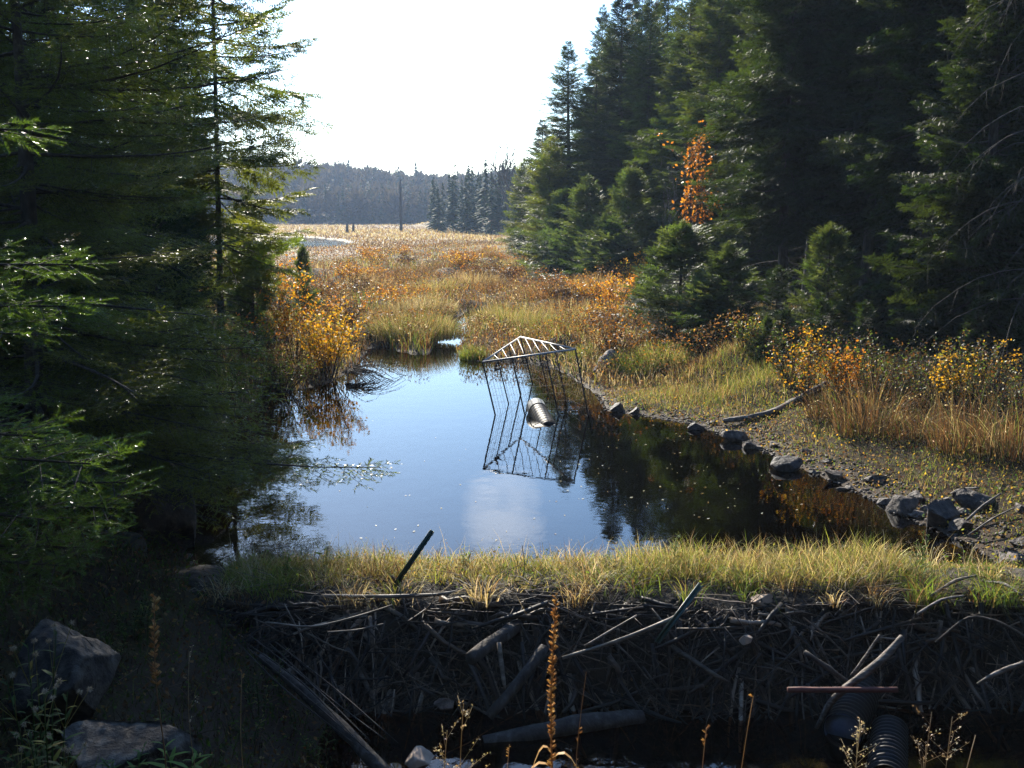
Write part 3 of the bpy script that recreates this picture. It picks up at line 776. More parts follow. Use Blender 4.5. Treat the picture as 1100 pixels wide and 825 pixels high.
def bare_tree(h, seed, spread=0.35, levels=4, r=0.12):
    rg = random.Random(seed); a = Acc()
    def grow(p, d, ln, rad, lv):
        q = p + d * ln
        mid = (p + q) / 2 + Vector((rg.uniform(-1, 1), rg.uniform(-1, 1), rg.uniform(-1, 1))) * ln * 0.05
        v, t = tube_tris(np.array([p, mid, q]), (rad, rad * 0.85, rad * 0.7), 5 if lv > 1 else 3, False); a.add(v, t)
        if lv == 0: return
        for k in range(3):
            nd = (d + Vector((rg.uniform(-1, 1), rg.uniform(-1, 1), rg.uniform(-0.2, 0.7))) * spread * 1.6).normalized()
            grow(p + (q - p) * rg.uniform(0.55, 1.0), nd, ln * rg.uniform(0.55, 0.8), rad * 0.6, lv - 1)
    grow(Vector((0, 0, -0.2)), Vector((0.03, 0, 1)), h * 0.4, r, levels)
    V, T, _ = a.arrays(); return tri_data('bare_tree', V, T, None)
for px, y, top, lab in [(548, 160, 138, 'tall bare grey tree rising above the far spruce row'), (536, 185, 168, 'lower bare tree left of the tall bare grey one'), (562, 150, 158, 'bare tree touching the edge of the right-hand forest')]:
    b = base(px, y); h = (pt(px, top, y).z - b[2])
    o = link_mesh('bare_tree', bare_tree(h * 0.9, int(px), levels=5, r=0.34), M['bark']); o.location = b; tag(o, lab, 'tree')

# dead pole and stubs in the marsh
a = Acc(); b = at(431, 249); top = pt(431, 193, b.y)
hp = top.z - b.z
v, t = tube_tris(np.array([[0, 0, -0.6], [0.05, 0, hp * 0.4], [-0.05, 0, hp * 0.75], [0.02, 0, hp]]), (0.34, 0.30, 0.25, 0.16), 7, True, 0.2); a.add(v, t)
for zf, dx, ln in ((0.93, -1, 0.5), (0.85, 1, 0.45), (0.7, -1, 0.35), (0.6, 1, 0.3)):
    v, t = tube_tris(np.array([[0, 0, hp * zf], [dx * ln, 0.1, hp * zf + 0.1]]), (0.06, 0.03), 4, True); a.add(v, t)
o = a.obj('dead_pole_tree', M['bark']); o.location = b; tag(o, 'tall limbless dead trunk standing alone in the marsh', 'tree')
for px, py, h, lab in [(373, 251, 2.0, 'dead stump beside the far pond, left of a pair'), (379.5, 250, 1.8, 'dead stump beside the far pond, right of a pair')]:
    a = Acc(); b = at(px, py)
    v, t = tube_tris(np.array([[0, 0, -0.5], [0.04, 0, h * 0.6], [0.0, 0.05, h]]), (0.30, 0.24, 0.16), 7, True, 0.35); a.add(v, t)
    v, t = tube_tris(np.array([[0.02, 0, h * 0.7], [0.35, 0, h * 0.78]]), (0.08, 0.03), 4, True); a.add(v, t)
    o = a.obj('tree_stump', M['bark']); o.location = b; tag(o, lab, 'stump')

# ------------------------------------------------------------------ grass
def blades(P, ln, wd, lean, col, rng, az=None, segs=3, curl=1.0):
    """P (k,3), arrays of length, width, lean (radians at the tip), colour (k,3)"""
    k = len(P); az = rng.random(k) * 6.283 if az is None else az
    dx, dy = np.cos(az), np.sin(az)
    fa = rng.random(k) * 6.283; sx, sy = np.cos(fa), np.sin(fa)
    V = np.zeros((k, 2 * segs + 1, 3))
    for i in range(segs + 1):
        f = i / segs
        th = lean * (0.35 + 0.65 * f * curl)
        r = ln * f * np.sin(th) * (0.5 + 0.5 * f); z = ln * f * np.cos(th * f)
        c = P + np.stack([dx * r, dy * r, z], 1)
        w = wd * (1 - f) ** 0.6 * 0.5
        if i < segs:
            V[:, 2 * i] = c - np.stack([sx * w, sy * w, 0 * w], 1); V[:, 2 * i + 1] = c + np.stack([sx * w, sy * w, 0 * w], 1)
        else: V[:, 2 * i] = c
    T = []
    for i in range(segs - 1): T += [(2 * i, 2 * i + 1, 2 * i + 3), (2 * i, 2 * i + 3, 2 * i + 2)]
    T.append((2 * segs - 2, 2 * segs - 1, 2 * segs))
    T = np.array(T); n = 2 * segs + 1
    TT = (T[None] + (np.arange(k) * n)[:, None, None]).reshape(-1, 3)
    return V.reshape(-1, 3), TT, np.repeat(col, n, axis=0)

def flecks(P, size, col, rng, up=0.0):
    """little leaf-shaped quads scattered at P"""
    k = len(P)
    D = rng.normal(size=(k, 3)); D[:, 2] = D[:, 2] * 0.7 + up; U = rng.normal(size=(k, 3))
    tv = np.array([[0, 0, 0], [0.5, 0.3, 0.04], [1, 0, 0], [0.5, -0.3, 0.04]]); tt = np.array([[0, 1, 2], [0, 2, 3]])
    v, t = place(tv, tt, frames(D, U, size), P)
    return v, t, np.repeat(col, 4, axis=0)

def mixcol(cols, w, k, rng, var=0.2):
    cols = np.array(cols); w = np.array(w, float); w /= w.sum()
    c = cols[rng.choice(len(cols), k, p=w)]
    return c * rng.uniform(1 - var, 1 + var, (k, 1)) * (1 + rng.normal(size=(k, 3)) * 0.05)

YG = (0.20, 0.21, 0.05); GR = (0.09, 0.15, 0.03); ST = (0.42, 0.35, 0.19); TAN = (0.24, 0.165, 0.08); RU = (0.135, 0.068, 0.03); OR = (0.34, 0.15, 0.03); YE = (0.46, 0.29, 0.04); BRN = (0.085, 0.052, 0.032); PALE = (0.52, 0.45, 0.34)
rg = np.random.default_rng(77)

# dam crest grass
DX0, DX1 = -3.1, 5.9
k = 15000
x = rg.uniform(DX0, DX1, k); fr_ = value_noise(x * 1.3, x * 0, 4, 3); y = 9.82 + 0.45 * fr_ + rg.random(k) ** 0.9 * (1.0 - 0.35 * fr_)
hh = 0.25 + 1.5 * value_noise(x * 1.6, y * 1.6, 8) + 0.7 * sstep(0.6, 2.0, x) * sstep(5.0, 3.8, x)
hh *= 1 - 0.6 * sstep(3.9, 5.0, x)
P = np.stack([x, y, np.full(k, 0.08) - 0.12 * sstep(10.75, 11.0, y)], 1)
dry = value_noise(x * 0.8, y * 0.8, 15)[:, None]
c1 = mixcol([(0.13, 0.20, 0.035), (0.26, 0.28, 0.06), YG, ST, TAN], [2.4, 3, 2, 2, 0.8], k, rg); c2 = mixcol([(0.5, 0.42, 0.22), TAN, (0.26, 0.28, 0.06), RU], [3, 1.6, 2, 0.4], k, rg)
col = np.where(rg.random((k, 1)) < sstep(0.35, 0.65, dry) * 0.7 + 0.1, c2, c1)
ga = Acc(); ga.add(*blades(P, rg.uniform(0.10, 0.27, k) * hh, rg.uniform(0.005, 0.011, k), rg.uniform(0.2, 1.3, k), col, rg))
# ragged clumps standing out of it
for c_ in range(95):
    cx_, cy_ = rg.uniform(DX0, DX1 - 0.5), (rg.uniform(9.72, 9.95) if c_ % 3 == 0 else rg.uniform(9.95, 10.8)); m_ = rg.integers(30, 80); q_ = rg.normal(size=(m_, 2)) * 0.07
    th_ = np.arctan2(q_[:, 1], q_[:, 0]); cc_ = [mixcol([YG, GR, (0.16, 0.24, 0.04)], [3, 2, 2], m_, rg), mixcol([ST, PALE, TAN], [3, 2, 2], m_, rg), mixcol([TAN, RU, BRN], [2, 1, 2], m_, rg)][rg.choice(3, p=(0.42, 0.4, 0.18))]
    ga.add(*blades(np.column_stack([cx_ + q_[:, 0], cy_ + q_[:, 1], np.full(m_, 0.06)]), rg.uniform(0.5, 1.1, m_) * rg.uniform(0.22, 0.50), rg.uniform(0.006, 0.012, m_), rg.uniform(0.3, 1.7, m_), cc_, rg, az=th_ + rg.normal(size=m_) * 0.8, segs=4))
k = 1600; x = rg.uniform(DX0, DX1, k); y = rg.uniform(9.9, 10.9, k)
ga.add(*flecks(np.stack([x, y, 0.08 + rg.random(k) * 0.2], 1), rg.uniform(0.015, 0.05, k), mixcol([GR, YG, YE, BRN, (0.16, 0.24, 0.04)], [2, 2, 0.6, 1.5, 2], k, rg), rg, 0.3))
# long arching stems with seed heads
k = 420
x = rg.uniform(DX0, DX1 - 0.4, k); y = rg.uniform(10.2, 10.85, k); P = np.stack([x, y, np.full(k, 0.05)], 1)
ln_ = rg.uniform(0.30, 0.55, k); ga.add(*blades(P, ln_, np.full(k, 0.006), rg.uniform(0.2, 1.0, k), mixcol([ST, PALE, RU], [3, 2, 1], k, rg), rg))
hd = P[rg.integers(0, k, 700)] + np.stack([rg.normal(size=700) * 0.04, rg.normal(size=700) * 0.04, rg.uniform(0.15, 0.36, 700)], 1)
ga.add(*flecks(hd, rg.uniform(0.010, 0.022, 700), mixcol([PALE, ST, BRN, RU], [1, 2, 2, 1], 700, rg), rg, 0.9))
o = ga.obj('dam_grass', M['grass']); tag(o, 'sunlit green and straw grass along the dam crest', 'grass', kind='stuff')

# right bank grass
def scatter_in(n, x0, x1, y0, y1, cond):
    x = rg.uniform(x0, x1, n); y = rg.uniform(y0, y1, n); m = cond(x, y); return x[m], y[m]
x, y = scatter_in(150000, 1.2, 14, 10.5, 36, lambda x, y: (x > np.minimum(xr(y) - 0.6, np.where(y < 27, 1.3, 99))) & (x < xr(y) + 7.0) & (poly_sd(x, y, POND) < -0.08))
k = len(x); P = np.stack([x, y, height(x, y) - 0.01], 1)
sh = -poly_sd(x, y, POND)
lush = value_noise(x * 0.6, y * 0.6, 31)
keep = (rg.random(k) < sstep(0.0, 0.55, sh) * (0.55 + 0.7 * lush))
x, y, P, lush, sh = x[keep], y[keep], P[keep], lush[keep], sh[keep]; k = len(x)
hgt = (0.05 + 0.20 * lush ** 1.5) * (0.4 + 0.9 * sstep(0.3, 2.5, sh)) * (1 + 0.5 * sstep(17, 20, y)) * (1 - 0.45 * sstep(2.5, 4.5, x - xr(y)))
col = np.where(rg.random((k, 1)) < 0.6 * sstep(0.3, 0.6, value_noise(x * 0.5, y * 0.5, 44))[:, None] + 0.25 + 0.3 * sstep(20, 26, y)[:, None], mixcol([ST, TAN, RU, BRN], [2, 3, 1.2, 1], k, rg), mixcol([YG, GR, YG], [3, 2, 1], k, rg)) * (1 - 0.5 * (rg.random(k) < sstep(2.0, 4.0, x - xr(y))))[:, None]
ba = Acc(); ba.add(*blades(P, hgt * rg.uniform(0.6, 1.5, k), rg.uniform(0.006, 0.014, k), rg.uniform(0.1, 1.1, k), col, rg))
x, y = scatter_in(85000, 1.2, 13, 10.5, 34, lambda x, y: (x > np.minimum(xr(y) - 0.6, np.where(y < 27, 1.3, 99))) & (x < xr(y) + 7.0) & (poly_sd(x, y, POND) < -0.14))
k = len(x); P = np.stack([x, y, height(x, y) + rg.uniform(0.005, 0.08, k)], 1)
ba.add(*flecks(P, rg.uniform(0.02, 0.06, k), mixcol([YG, GR, YE, TAN, RU, BRN], [2, 2, 1.2, 2, 1.5, 2], k, rg), rg, 0.3))
o = ba.obj('bank_grass', M['grass']); tag(o, 'low mixed grass and ground cover of the sunny right bank', 'grass', kind='stuff')

WEEDS = []
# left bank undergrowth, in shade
x, y = scatter_in(60000, -8.5, 0.5, 3.0, 22, lambda x, y: (x < np.where(y < 9.6, -0.35 * (y - 9.6) * 0 - 0.6, xl(y) + 0.8)) & (poly_sd(x, y, POND) < -0.15) & (y > 3.2 - 0.2 * x))
k = len(x); P = np.stack([x, y, height(x, y) - 0.01], 1)
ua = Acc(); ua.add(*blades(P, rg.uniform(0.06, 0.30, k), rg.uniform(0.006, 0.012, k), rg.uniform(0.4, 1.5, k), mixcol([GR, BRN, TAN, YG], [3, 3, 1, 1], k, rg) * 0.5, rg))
k2 = k; P2 = P[:k2] + np.stack([rg.normal(size=k2) * 0.05, rg.normal(size=k2) * 0.05, rg.uniform(0, 0.18, k2)], 1)
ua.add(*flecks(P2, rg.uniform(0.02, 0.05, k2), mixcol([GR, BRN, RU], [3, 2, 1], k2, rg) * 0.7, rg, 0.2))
x, y = scatter_in(16000, -7.5, 0.2, 3.0, 12, lambda x, y: (x < np.where(y < 9.6, -0.5, xl(y) + 0.5)) & (poly_sd(x, y, POND) < -0.1)); k = len(x)
ua.add(*flecks(np.stack([x, y, height(x, y) + rg.uniform(0.005, 0.04, k)], 1), rg.uniform(0.025, 0.07, k), mixcol([(0.20, 0.12, 0.05), (0.13, 0.07, 0.03), (0.05, 0.06, 0.02), (0.28, 0.2, 0.09)], [2, 3, 3, 0.6], k, rg), rg, 0.1))
for i in range(520):
    x_, y_ = rnd.uniform(-6.5, -0.6), rnd.uniform(4.0, 10.2); p_ = np.array([x_, y_, hz(x_, y_) + rnd.uniform(0.01, 0.12)]); d_ = np.array([rnd.gauss(0, 1), rnd.gauss(0, 1), rnd.gauss(0, 0.35)]); d_ *= rnd.uniform(0.1, 0.4) / np.linalg.norm(d_)
    v, t = tube_tris(np.array([p_, p_ + d_ * 0.5 + RG.normal(size=3) * 0.015, p_ + d_]), (0.005, 0.004, 0.002), 4, False); ua.add(v, t, np.array((0.10, 0.075, 0.055)) * rnd.uniform(0.4, 1.3))
x, y = scatter_in(24000, 4.0, 14, 1.5, 10.6, lambda x, y: x > 4.9); k = len(x); P = np.stack([x, y, height(x, y) - 0.01], 1)
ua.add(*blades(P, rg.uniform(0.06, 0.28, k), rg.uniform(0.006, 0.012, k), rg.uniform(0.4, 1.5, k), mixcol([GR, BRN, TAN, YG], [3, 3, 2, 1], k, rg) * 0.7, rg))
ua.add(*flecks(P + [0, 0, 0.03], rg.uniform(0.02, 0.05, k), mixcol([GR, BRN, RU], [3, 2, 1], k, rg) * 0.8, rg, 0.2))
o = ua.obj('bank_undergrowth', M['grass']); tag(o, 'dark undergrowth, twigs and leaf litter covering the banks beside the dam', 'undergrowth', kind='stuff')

for i in range(26):
    px_, y_ = rnd.uniform(20, 330), rnd.uniform(5.6, 9.2); x_ = rt(px_, y_); z_ = hz(x_, y_)
    if x_ > -0.9: continue
    WEEDS.append((x_, y_, z_))
# the marsh: sedge, sweet gale, bleached grass
ma = Acc()
def marsh_pts(n, y0, y1, xa=-80, xb=10):
    y = y0 * (y1 / y0) ** rg.random(n)
    half = y * 0.52
    x = rg.uniform(-1, 1, n) * half
    lo = np.where(y < 45, xl(y) - 1.0, -1e3)
    m = (x > lo) & (x < xr(y) + 1.5) & (poly_sd(x, y, POND) < -0.05) & (poly_sd(x, y, FARPOND) < -0.3)
    m &= ~((y < 22.5) & (x > 0.6)) 
    return x[m], y[m]
x, y = marsh_pts(150000, 19.5, 125); k = len(x)
n1 = value_noise(x * 0.16, y * 0.10, 51, 3); n2 = value_noise(x * 0.5, y * 0.35, 52, 3); n3 = value_noise(x * 0.11 + 5, y * 0.07, 53, 2)
P = np.stack([x, y, height(x, y) - 0.02], 1)
green = 0.8 * sstep(0.52, 0.66, n2) * sstep(40, 24, y) + 0.65 * sstep(0.58, 0.7, n1); rust = sstep(0.36, 0.56, n3) * sstep(24, 31, y); pale = sstep(0.62, 0.72, value_noise(x * 0.2, y * 0.12, 58, 3))
u = rg.random(k)
col = mixcol([ST, TAN, RU, YG, BRN], [1.4, 3, 1.2, 1.0, 2.4], k, rg)
col = np.where((u < green * 0.75)[:, None], mixcol([YG, GR, ST], [3, 2, 1], k, rg), col)
col = np.where(((u > 0.35) & (u < 0.35 + 0.5 * rust))[:, None], mixcol([RU, OR, BRN, TAN], [3, 1.5, 2, 1], k, rg), col)
col = np.where(((u > 0.6) & (u < 0.6 + 0.36 * pale))[:, None], mixcol([PALE, ST], [2, 1], k, rg), col)
ln_ = rg.uniform(0.22, 0.62, k) * (0.25 + 1.5 * n2 ** 1.3) * (1.0 - 0.45 * sstep(70, 120, y)); 
# keep it short right in front of the far pond
ln_ *= 1 - 0.75 * sstep(65, 88, y) * sstep(-9, -15, x)
ma.add(*blades(P, ln_, 0.012 + 0.00042 * y, rg.uniform(0.1, 1.0, k), col, rg, segs=2))
x, y = marsh_pts(300000, 20.5, 125); k = len(x)
n3 = value_noise(x * 0.11 + 5, y * 0.07, 53, 2); n4 = value_noise(x * 0.45, y * 0.3, 57, 3)
m = rg.random(k) < sstep(0.28, 0.55, n3 * 0.55 + n4 * 0.45); x, y, n4 = x[m], y[m], n4[m]; k = len(x)
zt = rg.random(k) ** 0.7 * (0.10 + 1.05 * n4 ** 1.3) * (1 - 0.4 * sstep(70, 120, y)) * (1 - 0.8 * sstep(65, 88, y) * sstep(-9, -15, x))
P = np.stack([x, y, height(x, y) + zt], 1)
ma.add(*flecks(P, (0.03 + 0.0010 * y) * rg.uniform(0.7, 1.3, k), np.where(value_noise(x * 0.22, y * 0.16, 66, 2)[:, None] > 0.5, mixcol([RU, OR, BRN, YE, TAN], [3, 1.2, 3.5, 0.4, 1], k, rg), mixcol([BRN, TAN, (0.10, 0.10, 0.03), RU, PALE], [3.5, 2, 2.5, 1.0, 0.5], k, rg)), rg, 0.5))
# far tan meadow
y = 112 * (335 / 112) ** rg.random(70000); x = rg.uniform(-0.62, 0.2, 70000) * y
m = (poly_sd(x, y, FARPOND) < -0.5) & (x < xr(y) + 4); x, y = x[m], y[m]; k = len(x)
nf = value_noise(x * 0.03, y * 0.02, 61, 3)
col = np.where((rg.random(k) < sstep(0.4, 0.6, nf))[:, None], mixcol([TAN, ST, RU], [3, 2, 0.6], k, rg), mixcol([BRN, RU, TAN], [2, 1, 2], k, rg))
ma.add(*blades(np.stack([x, y, height(x, y) - 0.05], 1), rg.uniform(0.25, 0.6, k) * (0.35 + 1.0 * nf), 0.06 + 0.0006 * y, rg.uniform(0.2, 1.0, k), col, rg, segs=2))
o = ma.obj('marsh_vegetation', M['grass']); tag(o, 'rust, straw and green sedge and sweet gale filling the marsh', 'marsh', kind='stuff')

# ------------------------------------------------------------------ tussocks: things one could lift out
def tussock(name, x, y, r, h, cols, w, n, label, group=None, wd=0.012, lean=(0.1, 0.9), heads=None, cat='grass clump'):
    z = hz(x, y); z = max(z, -0.05)
    a = Acc(); q = np.sqrt(rg.random(n)) * r; th = rg.random(n) * 6.283
    P = np.stack([np.cos(th) * q, np.sin(th) * q * 0.8, np.full(n, -0.05)], 1)
    ln_ = rg.uniform(0.3, 1.1, n) * h * (1 - 0.35 * (q / r) ** 2)
    az = th + rg.normal(size=n) * 0.7
    le = rg.uniform(*lean, n) * (0.4 + 0.8 * q / r)
    a.add(*blades(P, ln_, rg.uniform(0.6, 1.3, n) * wd, le, mixcol(cols, w, n, rg), rg, az=az, segs=4))
    if heads:
        heads = int(heads * 0.45)
        m = heads; i = rg.integers(0, n, m)
        hp_ = P[i] + np.stack([np.cos(az[i]) * ln_[i] * np.sin(le[i]) * 0.95, np.sin(az[i]) * ln_[i] * np.sin(le[i]) * 0.95, ln_[i] * np.cos(le[i])], 1) + rg.normal(size=(m, 3)) * 0.03
        a.add(*flecks(hp_, rg.uniform(0.015, 0.04, m), mixcol([PALE, ST, TAN], [2, 2, 1], m, rg), rg, 0.5))
    o = a.obj(name, M['grass']); o.location = (x, y, z); return tag(o, label, cat, group)
def tp(px, py): p = at(px, py, 0.05); return p.x, p.y
tussock('sedge_tussock', *tp(446, 366), 1.5, 1.0, [YG, GR, ST, TAN, BRN], [1.5, 2, 2, 1.5, 1.5], 4200, 'wide sedge tussock at the head of the pond, mirrored in the water', heads=300)
tussock('sedge_tussock', *tp(452, 340), 1.4, 1.0, [ST, TAN, YG, PALE], [3, 2, 1, 1], 2200, 'straw-topped sedge tussock behind the wide mirrored one', heads=500)
tussock('sedge_tussock', *tp(408, 352), 1.5, 1.0, [TAN, BRN, RU, ST], [3, 2, 1, 1], 1500, 'brown sedge tussock left of the wide mirrored one', heads=200)
tussock('sedge_tussock', *tp(508, 384), 0.36, 0.55, [(0.14, 0.22, 0.03), YG], [3, 2], 700, 'small bright green tussock beside the left corner of the cage')
tussock('sedge_tussock', *tp(548, 356), 1.5, 1.1, [YG, TAN, ST, GR], [3, 2, 2, 1], 2200, 'yellow-green sedge mound behind the cage', heads=200)
tussock('sedge_tussock', *tp(600, 368), 1.4, 1.0, [YG, TAN, BRN, GR], [2.5, 2, 1.5, 1.5], 1800, 'mixed green and brown sedge behind the right side of the cage')
tussock('sedge_tussock', *tp(676, 405), 0.75, 0.75, [YG, (0.16, 0.22, 0.04), ST], [3, 3, 1], 2200, 'lush green grass clump right of the grey log stub')
tussock('sedge_tussock', *tp(712, 402), 0.8, 0.75, [YG, (0.16, 0.22, 0.04), ST], [3, 2, 1.4], 2200, 'lush yellow-green grass clump below the broad young spruce')
tussock('sedge_tussock', *tp(628, 398), 0.4, 0.6, [YG, GR, TAN], [3, 2, 1], 600, 'thin grass clump between the cage and the grey log stub')
for px, py, zz, r, h, lab in [(935, 462, 0.55, 0.55, 1.6, 'tall rust-brown dry grass clump above the driftwood branch'), (1042, 478, 0.75, 0.55, 1.55, 'tall tan dry grass clump above the shore rocks'),
                           (1092, 482, 0.9, 0.5, 1.4, 'drooping tan dry grass clump at the right edge of the view'), (892, 446, 0.5, 0.4, 1.1, 'short reddish dry grass beside the upper end of the driftwood branch'), (988, 466, 0.7, 0.45, 0.9, 'low straw grass between the two tall dry clumps')]:
    p = at(px, py, zz)
    for _ in range(6): p = at(px, py, hz(p.x, p.y))
    tussock('dry_grass_clump', p.x, p.y, r * 1.1, h * 0.86, [(0.17, 0.105, 0.055), (0.15, 0.075, 0.03), BRN, ST, GR], [3, 2, 3, 0.8, 0.8], int(620 * r / 0.6), lab, wd=0.009, lean=(0.05, 1.5), heads=420)
for i, (px, py) in enumerate([(576, 300), (630, 310), (590, 330), (540, 318), (510, 312), (470, 318), (440, 325), (420, 305), (395, 315), (555, 290), (520, 285), (480, 292), (610, 345), (655, 352), (380, 300), (445, 300), (640, 330)]):
    x_, y_ = tp(px, py)
    cs = [([TAN, ST, BRN], [3, 2, 1]), ([YG, ST, TAN], [3, 2, 1]), ([RU, TAN, OR], [3, 2, 1]), ([BRN, RU, TAN], [2, 2, 2])][i % 4]
    tussock('sedge_tussock', x_, y_, 1.5, 1.05, *cs, 1300, ('straw-coloured', 'yellow-green', 'rust-red', 'brown')[i % 4] + ' sedge mound out in the open marsh', group=('straw', 'green', 'rust', 'brown')[i % 4] + ' sedge mounds in the marsh', wd=0.022, heads=120)

# ------------------------------------------------------------------ shrubs
def shrub(name, x, y, r, h, nst, nlf, cols, w, lsize, label, z=None, group=None, lo=0.35, cat='shrub', stem_r=0.008, pick=None):
    z = hz(x, y) if z is None else z
    o = empty(name, (x, y, z)); tag(o, label, cat, group)
    st = Acc(); LP = []
    for i in range(nst):
        a_ = rg.random() * 6.283; rr_ = r * math.sqrt(rg.random()); hh_ = h * rg.uniform(0.65, 1.08) * (1 - 0.25 * (rr_ / r) ** 2)
        q = np.linspace(0, 1, 5)
        pts = np.stack([np.cos(a_) * rr_ * (0.2 + 0.8 * q ** 1.3), np.sin(a_) * rr_ * (0.2 + 0.8 * q ** 1.3), -0.1 + (hh_ + 0.1) * q], 1) + rg.normal(size=(5, 3)) * 0.025 * h * q[:, None]
        v, t = tube_tris(pts, np.linspace(stem_r, stem_r * 0.3, 5), 4, False); st.add(v, t)
        for s in range(4):
            f = rg.uniform(0.3, 0.95); j = int(f * 4); b0 = pts[j] + (pts[j + 1] - pts[j]) * (f * 4 - j)
            d = np.array([rg.normal(), rg.normal(), 0.7 + rg.random()]); d *= h * rg.uniform(0.1, 0.25) / np.linalg.norm(d)
            v, t = tube_tris(np.array([b0, b0 + d * 0.5 + rg.normal(size=3) * 0.01, b0 + d]), (stem_r * 0.4, stem_r * 0.3, stem_r * 0.2), 3, False); st.add(v, t)
            if f > lo: LP.append((b0, b0 + d))
        for s in range(3): 
            f = rg.uniform(lo, 1.0); j = min(3, int(f * 4)); LP.append((pts[j], pts[j + 1]))
    st.obj('stems', M['bark'], o)
    if nlf:
        A_ = np.array([p[0] for p in LP]); B_ = np.array([p[1] for p in LP])
        wts = rg.random(len(LP)) ** 2 + 0.05; i = rg.choice(len(LP), nlf, p=wts / wts.sum())
        P = A_[i] + (B_[i] - A_[i]) * rg.uniform(0.1, 1.1, (nlf, 1)) + rg.normal(size=(nlf, 3)) * lsize * 0.7
        la = Acc(); la.add(*flecks(P, rg.uniform(0.7, 1.3, nlf) * lsize, mixcol(cols, w, nlf, rg), rg, 0.2)); la.obj('leaves', M['leaves'], o)
    return o
def sp(px, py, z=0.2): p = at(px, py, z); return p.x, p.y
YEL = (0.55, 0.34, 0.03); ORG = (0.50, 0.20, 0.025)
shrub('leafy_shrub', *sp(352, 398), 0.95, 1.65, 46, 2300, [YEL, YE, OR, YG], [4, 2, 1, 1], 0.07, 'bright yellow-leaved shrub at the left edge of the pond')
shrub('leafy_shrub', *sp(318, 385), 1.0, 2.1, 36, 1300, [YEL, ORG, OR, BRN], [2, 2, 1, 1], 0.075, 'taller orange and yellow shrub left of the bright yellow one', lo=0.5)
shrub('leafy_shrub', *sp(300, 352), 1.2, 2.1, 30, 1000, [YEL, ORG, YG], [2, 2, 1], 0.09, 'orange shrub under the slim sapling of the left bank', lo=0.5)
shrub('leafy_shrub', *sp(372, 350), 1.1, 1.2, 36, 900, [RU, ORG, TAN], [2, 2, 2], 0.07, 'rusty shrub behind the bright yellow one', lo=0.4)
shrub('leafy_shrub', *sp(300, 412), 0.9, 0.9, 40, 1400, [GR, YG, BRN], [2, 2, 2], 0.05, 'low dark green shrub below the orange and yellow shrub')
shrub('leafy_shrub', *sp(268, 404), 0.9, 1.5, 34, 700, [BRN, OR, GR], [3, 1, 2], 0.06, 'dark half-bare shrub in the shade beside the yellow shrubs')
for px, py, r_, h_, n_, c_, l_ in [(655, 304, 1.3, 1.7, 900, [ORG, YEL, RU], 'orange shrub at the foot of the bushy spruces'), (684, 318, 1.2, 2.0, 900, [YEL, ORG, YG], 'yellow-orange shrub left of the broad young spruce'), (668, 335, 1.2, 1.6, 900, [ORG, YEL, TAN], 'golden shrub in front of the yellow-orange shrub'),
                             (612, 296, 1.6, 1.4, 900, [RU, ORG, TAN], 'rusty orange shrub at the marsh edge below the sunlit pine'), (560, 286, 2.0, 1.2, 900, [RU, ORG, OR], 'long low rust-coloured shrub out in the marsh'), (640, 330, 1.4, 1.1, 800, [OR, TAN, YEL], 'low tan and gold shrub in the marsh before the orange shrubs')]:
    shrub('leafy_shrub', *sp(px, py), r_, h_, 40, n_ * 2, c_, [3, 2, 1], 0.085, l_, lo=0.3)
rnd.seed(31)
for i in range(44):
    y_ = 24 * (95 / 24) ** rnd.random(); lo_ = max(float(xl(y_)) if y_ < 45 else -0.22 * y_, -0.22 * y_); x_ = rnd.uniform(lo_ + 1, float(xr(y_)) + 0.5)
    if float(poly_sd(np.array([x_]), np.array([y_]), POND)[0]) > -1.2: continue
    a_ = i % 3
    shrub('marsh_shrub', x_, y_, rnd.uniform(0.8, 1.8), rnd.uniform(0.7, 1.35), 30, 800, [[RU, BRN, OR], [BRN, (0.07, 0.04, 0.03), TAN], [OR, YE, RU]][a_], [3, 2, 1], 0.06 + 0.0008 * y_, ('russet shrub rising out of the marsh sedge', 'dark brown leafless-looking shrub rising out of the marsh sedge', 'tawny gold shrub rising out of the marsh sedge')[a_], group=('russet', 'dark brown', 'tawny')[a_] + ' shrubs in the marsh', lo=0.25)
for px, py, z_, r_, h_, n_, c_, w_, l_ in [(872, 425, 0.6, 0.9, 1.5, 1300, [YEL, (0.36, 0.16, 0.03), YE, BRN, GR], [2, 2, 1, 2, 1.2], 'yellow and orange shrub in front of the forest shade'), (1022, 430, 0.9, 0.5, 1.2, 700, [YEL, YE, YG], [3, 2, 1], 'small yellow-leaved shrub left of the drooping dead branches'),
                                   (1070, 420, 1.0, 0.4, 1.1, 220, [YEL, YE], [2, 1], 'sparse yellow sapling at the dark right edge of the forest'), (905, 430, 0.6, 0.5, 1.1, 700, [ORG, OR, YEL], [3, 2, 1], 'small orange shrub leaning on the yellow and orange one'), (800, 400, 0.4, 0.5, 0.8, 500, [GR, YG, YEL], [3, 2, 0.6], 'low green shrub at the foot of the seedling spruce'), (960, 425, 0.8, 0.6, 0.9, 500, [BRN, GR, OR], [2, 2, 1], 'dull brownish shrub behind the tall rust-brown grass')]:
    shrub('leafy_shrub', *sp(px, py, z_), r_, h_, 30, n_, c_, w_, 0.055, l_, lo=0.4)
